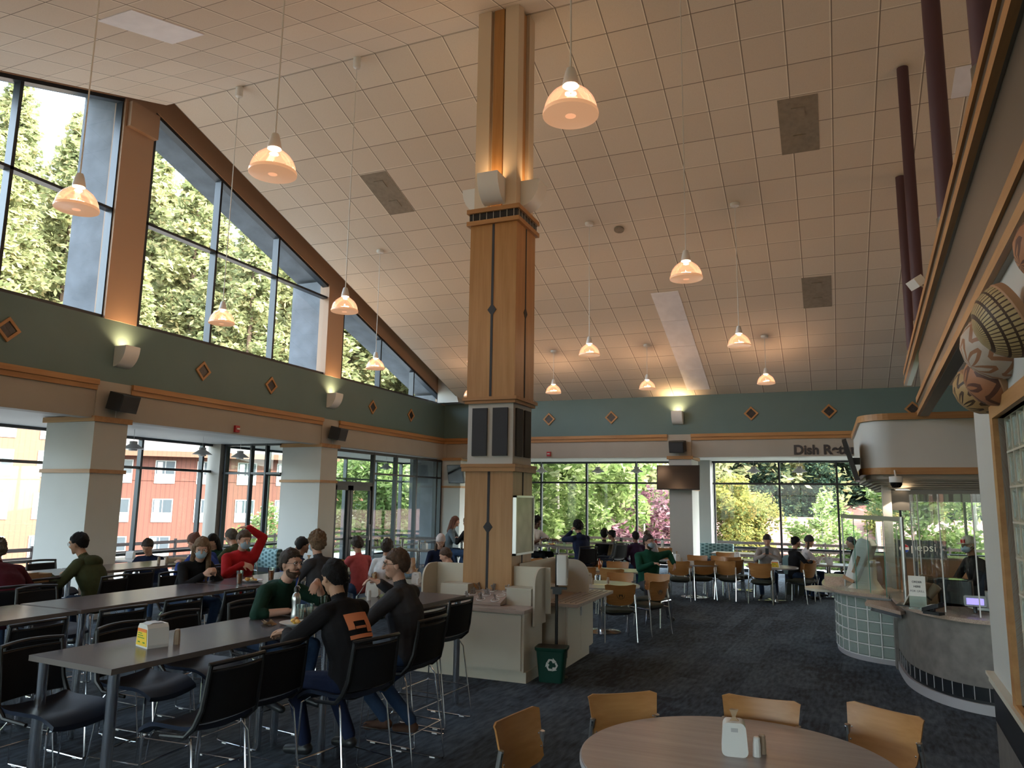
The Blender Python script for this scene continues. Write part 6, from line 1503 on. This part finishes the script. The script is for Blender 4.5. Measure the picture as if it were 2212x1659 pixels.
# hood / collar helper: child lump behind the neck
def hood(pr, mn, sz=1.0):
    root, d = pr; q = MB(); c = d['nb']-Vector((.075,0,.02)); q.ell(tuple(c), .07*sz,.115*sz,.06*sz, 18, 10); q.build('hood', mn, root); return pr
def on_table(lx, ly, z=1.10): return (lx, ly, z)
# ---- foreground table: three diners
V1 = .0062
pr = person('bearded man in a dark green hooded top leaning on the nearest bar table', -4.58,5.46,-8, .76, 27, 0, (0,0), 0,
    L=dict(w=(.36,.20,1.33),pole=(.3,.9,-.9),dir=(.45,-.75,-.35),palm=(-.3,-.2,-1),curl=.75), Rr=dict(w=(.40,-.16,1.12),pole=(-.2,-.9,-.3),dir=(.3,.9,.05),palm=(0,0,-1),curl=.3),
    shirt='cloth_forest', skin='skin_light', hair=('back','hair_dark'), extra=('eyes','glasses','beard','chinmask'), vox=V1, bulk=1.12, sleeve=.7, feet=[(.32,.16,.30),(.20,-.10,.30)], neckfwd=.04, hz=.0)
hood(pr, 'cloth_forest', 1.1)
pr = person('person with short black hair in a black jacket with an orange print, seen from behind', -3.12,4.58,168, .76, 22, 0, (14,-6), 0,
    L=dict(w=(.40,.22,1.12),pole=(-.3,.9,-.5),dir=(1,.1,.05),palm=(0,0,-1),curl=.9), Rr=dict(w=(.42,-.12,1.12),pole=(-.4,-.9,-.6),dir=(.9,-.1,.1),palm=(0,.3,-1),curl=.8),
    shirt='cloth_blackc', pants='cloth_navy', skin='skin_tan', hair=('short','hair_black'), vox=V1, bulk=1.16, feet=[(.28,.12,.30),(.14,-.16,.30)])
r_, d_ = pr
q = MB()   # orange print on the back, following the jacket
def backpt(u, w, off=.0):   # u across, w up the spine
    c = d_['waist']+d_['sp']*(.10+w); t = max(0,min(1,(.0+w-.08)/.15)); b_ = (.120-.033*t)*1.16; a_ = (.172-.02*t)*1.16
    x_ = -b_*sqrt(max(0,1-(u/a_)**2)); return (c.x+x_*d_['sp'].z-off, c.y+u, c.z-x_*0*d_['sp'].x + (-x_)*d_['sp'].x*1.0)
def patch(u0,u1,w0,w1,nm='jacket_print'):
    m = MB(); nu, nw = 7, 5; vs = [backpt(u0+(u1-u0)*i/(nu-1), w0+(w1-w0)*j/(nw-1), .010) for j in range(nw) for i in range(nu)]
    m.add(vs, [(j*nu+i,j*nu+i+1,(j+1)*nu+i+1,(j+1)*nu+i) for j in range(nw-1) for i in range(nu-1)]); return m.build(nm,'orange_print',r_)
for a in ((-.115,.10,.115,.175),(-.115,-.055,.03,.115),(.05,.10,.06,.115),(-.05,.045,.060,.078),(-.115,.10,-.005,.022)): patch(*a)
pr = person('man with glasses in a charcoal sweater holding a fork', -3.20,5.46,178, .76, 12, 6, (3,30), 0,
    L=dict(w=(.33,.24,1.14),pole=(-.3,.9,-.5),dir=(.9,-.3,.1),palm=(0,0,-1),curl=.7), Rr=dict(w=(.34,-.10,1.36),pole=(-.1,-.95,-.55),dir=(.75,.25,.25),palm=(.2,.3,-1),curl=1.1),
    shirt='cloth_charcoal', pants='cloth_jeans', skin='skin_light', hair=('short','hair_brown'), extra=('eyes','glasses_dark','goatee'), vox=V1, bulk=1.14, feet=[(.10,.10,.26),(-.02,-.10,.20)], shoes='cloth_brownshoe')
r_, d_ = pr; el, wr, hd, pn, th = d_['arms'][1]; fk = MB(); a = wr+hd*.09; b_ = a+Vector((.10,.02,-.15)); fk.tube([a-Vector((.03,.0,-.05)), a, b_], .003, 6)
fk.box(b_.x-.003,b_.x+.003,b_.y-.012,b_.y+.012,b_.z-.02,b_.z+.005)
for k in range(4): fk.box(b_.x-.002,b_.x+.002,b_.y-.012+.007*k,b_.y-.009+.007*k,b_.z-.05,b_.z-.02)
o = fk.build('fork','satin_steel',None); wm = r_.matrix_basis if False else Matrix.LocRotScale(r_.location, r_.rotation_euler, r_.scale); o.matrix_world = wm; tag(o,'steel fork held by the man in the charcoal sweater','fork')
# ---- second row
V2 = .0095
person('person with very long brown hair and pale mask, elbows on the second row table', -7.10,6.98,-14,.76,34,0,(16,-30),0, L=dict(w=(.44,.06,1.16),pole=(-.2,.8,-.8),dir=(.8,-.2,.5),palm=(0,-1,0),curl=.9), Rr=dict(w=(.44,-.06,1.16),pole=(-.2,-.8,-.8),dir=(.8,.2,.5),palm=(0,1,0),curl=.9),
    shirt='cloth_blackc', hair=('long','hair_sandy'), extra=('mask','eyes'), vox=V2)
pr = person('person in a red hooded top and blue mask with one arm over the head', -7.08,7.78,-30,.76,20,0,(10,6),0, L=dict(w=(-.02,.10,1.66),pole=(.1,1,.25),dir=(-.1,-1,-.05),palm=(0,-.3,-1),curl=.5), Rr=dict(w=(.30,-.02,1.22),pole=(-.2,-1,-.5),dir=(.7,.6,-.3),palm=(0,.5,-.6),curl=.8),
    shirt='cloth_red', skin='skin_light', hair=('short','hair_brown'), extra=('mask','eyes'), vox=V2, bulk=1.18); hood(pr,'cloth_red',1.2)
person('boy with shaggy light brown hair in a dark grey shirt, seen from behind', -5.52,7.42,172,.76,9,0,(0,-14),0, L=dict(w=(.33,.20,1.12)), Rr=dict(w=(.33,-.2,1.12)), shirt='cloth_charcoal', hair=('shaggy','hair_sandy'), extra=('mask',), vox=V2, bulk=1.10, neckfwd=.03)
# ---- third row
pr = person('person with grey curly hair in a maroon sweater at the left picture edge', -7.84,5.30,170,.76,34,0,(20,0),0, L=dict(w=(.42,.24,1.12)), Rr=dict(w=(.42,-.22,1.12)), shirt='cloth_maroon', hair=('curly','hair_grey'), vox=V2, bulk=1.26, neckfwd=.05)
pr = person('man with short black hair and glasses in an olive hooded jacket', -7.88,6.36,196,.76,26,0,(12,6),0, L=dict(w=(.40,.22,1.12)), Rr=dict(w=(.42,-.20,1.12)), shirt='cloth_olive', skin='skin_tan', hair=('short','hair_black'), extra=('glasses',), vox=V2, bulk=1.16, neckfwd=.04); hood(pr,'cloth_olive',1.25)
person('person with a reddish bun in a blue jacket bending over the third row table', -7.92,8.2,176,.76,40,0,(30,0),0, L=dict(w=(.42,.2,1.12)), Rr=dict(w=(.42,-.2,1.12)), shirt='cloth_blue', hair=('bun','hair_auburn'), vox=V2, neckfwd=.05)
person('person in an olive grey jacket hunched beside the bun haired one', -8.05,8.95,170,.76,34,0,(26,0),0, L=dict(w=(.42,.2,1.12)), Rr=dict(w=(.42,-.2,1.12)), shirt='cloth_olive', hair=('short','hair_grey'), vox=.012, bulk=1.1)
V3 = .013
person('person in a dark jacket looking down in the window bay', -10.6,9.6,-60,.45,24,0,(30,0),0, shirt='cloth_navy', skin='skin_tan', hair=('short','hair_dark'), L=dict(w=(.35,.15,.80)), Rr=dict(w=(.35,-.15,.80)), vox=V3, sc=1.05)
person('person with long dark hair in a dark green top by the return window', -10.45,10.9,-70,.45,16,0,(25,0),0, shirt='cloth_forest', skin='skin_tan', hair=('long','hair_black'), L=dict(w=(.35,.15,.80)), Rr=dict(w=(.35,-.15,.80)), vox=V3, sc=1.05)
person('boy in a blue shirt looking down in front of the second square column', -9.2,11.4,20,.45,22,0,(24,0),0, shirt='cloth_blue', skin='skin_tan', hair=('short','hair_dark'), L=dict(w=(.35,.15,.80)), Rr=dict(w=(.35,-.15,.80)), vox=V3, sc=1.03)
person('dark haired person beside the boy in blue, seen from behind', -8.25,10.45,60,.45,10,0,(5,-10),0, shirt='cloth_navy', skin='skin_brown', hair=('short','hair_black'), vox=V3, sc=1.03)
person('boy with curly dark hair in a dusty pink shirt', -7.62,11.35,150,.45,10,0,(24,0),0, shirt='cloth_pink', skin='skin_tan', hair=('curly','hair_dark'), L=dict(w=(.35,.15,.80)), Rr=dict(w=(.35,-.15,.80)), vox=V3, sc=1.03, sleeve=.5)
person('person with dark wavy hair in a white shirt, seen from behind', -6.95,11.10,100,.45,10,0,(10,0),0, shirt='cloth_white', skin='skin_tan', hair=('shaggy','hair_dark'), vox=V3, sc=1.02, sleeve=.5)
person('person with long hair, glasses and a pale knitted hat', -7.15,13.4,-50,.45,14,0,(22,0),0, shirt='cloth_navy', skin='skin_light', hair=('beanie','cloth_lilac'), extra=('glasses',), L=dict(w=(.35,.1,.80)), Rr=dict(w=(.35,-.1,.80)), vox=V3, sc=1.04)
person('person with cropped hair in a plaid shirt resting the head on a hand', -5.62,11.4,195,.45,34,0,(22,0),0, shirt='cloth_plaid', skin='skin_light', hair=('short','hair_brown'), L=dict(w=(.30,.06,.92),pole=(.2,.9,-.6),dir=(0,0,1),palm=(-1,0,0)), Rr=dict(w=(.36,-.15,.80)), vox=V3, sc=1.0)
person('person with long red hair in a blue grey top at a far bar table', -8.5,16.45,15,.76,16,0,(6,0),0, shirt='cloth_slate', skin='skin_light', hair=('long','hair_auburn'), L=dict(w=(.36,.1,1.14)), Rr=dict(w=(.36,-.1,1.14)), vox=V3)
person('person with long fair hair half hidden behind the oak pillar', -7.75,16.1,165,.76,16,0,(4,0),0, shirt='cloth_blackc', skin='skin_light', hair=('long','hair_sandy'), L=dict(w=(.36,.1,1.14)), Rr=dict(w=(.36,-.1,1.14)), vox=V3)
person('man in a white tee with cropped black hair at the bright far window', -6.42,16.75,-20,.76,10,0,(4,0),0, shirt='cloth_white', pants='cloth_blackc', skin='skin_dark', hair=('curly','hair_black'), L=dict(w=(.48,.20,1.12)), Rr=dict(w=(.36,-.1,1.14)), vox=V3, sleeve=.5, sc=1.03)
pr = person('person with curly black hair in a dark hooded top eating at a far bar table', -4.78,15.25,140,.76,16,0,(10,0),0, shirt='cloth_navy', pants='cloth_blackc', skin='skin_tan', hair=('curly','hair_black'), L=dict(w=(.30,.05,1.42),pole=(0,.8,-.8),dir=(0,-.3,1)), Rr=dict(w=(.36,-.1,1.14)), vox=V3, bulk=1.15); hood(pr,'cloth_navy',1.1)
person('person with dark hair low behind the dark hooded one, seen from behind', -5.32,18.9,90,.45,4,0,(0,0),0, shirt='cloth_blackc', skin='skin_brown', hair=('shaggy','hair_black'), vox=.018)
person('person with a dark top knot in a tan jacket on the patterned booth', -4.98,18.7,170,.45,10,0,(10,0),0, shirt='cloth_tan', skin='skin_brown', hair=('bun','hair_black'), vox=.015)
person('person with cropped hair in a plum jacket left of the man in green', -4.30,18.1,120,.45,6,0,(0,0),0, shirt='cloth_plum', skin='skin_brown', hair=('short','hair_black'), vox=.015)
person('person with tied brown hair behind the man in green', -4.28,19.4,-100,.45,10,0,(15,0),0, shirt='cloth_grey', skin='skin_light', hair=('bun','hair_brown'), vox=.018)
person('bearded man in a dark green sweater and pale mask sitting sideways', -3.12,14.15,-62,.47,-4,0,(0,28),0, shirt='cloth_green', pants='cloth_charcoal', skin='skin_light', hair=('short','hair_dark'), extra=('glasses','mask','beard'), L=dict(w=(-.02,.44,.84),pole=(-.6,1,.2),dir=(.1,.1,-1)), Rr=dict(w=(.20,.02,.86),pole=(-.3,-1,-.4),dir=(.6,.7,.1)), vox=.011, bulk=1.18, sc=1.10, feet=[(.50,.18,0),(.42,-.14,0)])
person('man in a pale grey hooded top looking at a phone', -1.30,18.15,-88,.46,10,0,(26,0),0, shirt='cloth_grey', skin='skin_light', hair=('short','hair_dark'), L=dict(w=(.28,.03,.90),pole=(-.2,.9,-.5)), Rr=dict(w=(.28,-.03,.90),pole=(-.2,-.9,-.5)), vox=V3, bulk=1.15, sc=1.05)
person('person with a dark bun in black at the right far window', -.72,18.05,30,.45,4,0,(4,0),0, shirt='cloth_blackc', skin='skin_tan', hair=('bun','hair_black'), vox=V3, L=dict(w=(.34,.1,.82)), Rr=dict(w=(.34,-.1,.82)))
person('person in white top and dark knitted hat at the right far window', -.52,18.75,15,.45,8,0,(16,0),0, shirt='cloth_white', skin='skin_tan', hair=('beanie','cloth_charcoal'), vox=V3, L=dict(w=(.34,.04,.88)), Rr=dict(w=(.34,-.04,.88)))
person('dim figure behind the green edged guard glass', .50,18.9,180,.45,6,0,(6,0),0, shirt='cloth_blackc', skin='skin_tan', hair=('short','hair_black'), vox=.018)
person('man in a blue and white striped tank top seen through the servery glass', 2.45,18.9,175,.45,28,0,(22,0),0, shirt='striped_cloth' if 'striped_cloth' in M else ribbed_mat('striped_cloth',(.50,.52,.56),(.03,.06,.25),2,.09,.5).name, skin='skin_tan', hair=('short','hair_dark'), vox=V3, sleeve=0, L=dict(w=(.34,.1,.82)), Rr=dict(w=(.34,-.1,.82)), sc=1.04)
person('servery worker in black with a cap and red badge', 1.78,11.75,200,.76,10,0,(8,20),0, shirt='cloth_blackc', pants='cloth_blackc', skin='skin_brown', hair=('cap','cloth_grey'), extra=('capbadge','mask'), vox=.011, stand=True, L=dict(w=(.36,.15,1.05)), Rr=dict(w=(.36,-.15,1.05)), sc=.96)
# second white shop assistant items
p_ = thing('phone','dark phone held by the man in the grey hooded top','phone',(-1.29,17.80,.985),0); MB().box(-.036,.036,-.005,.005,-.03,.10).build('phone_body','screen',p_,False)
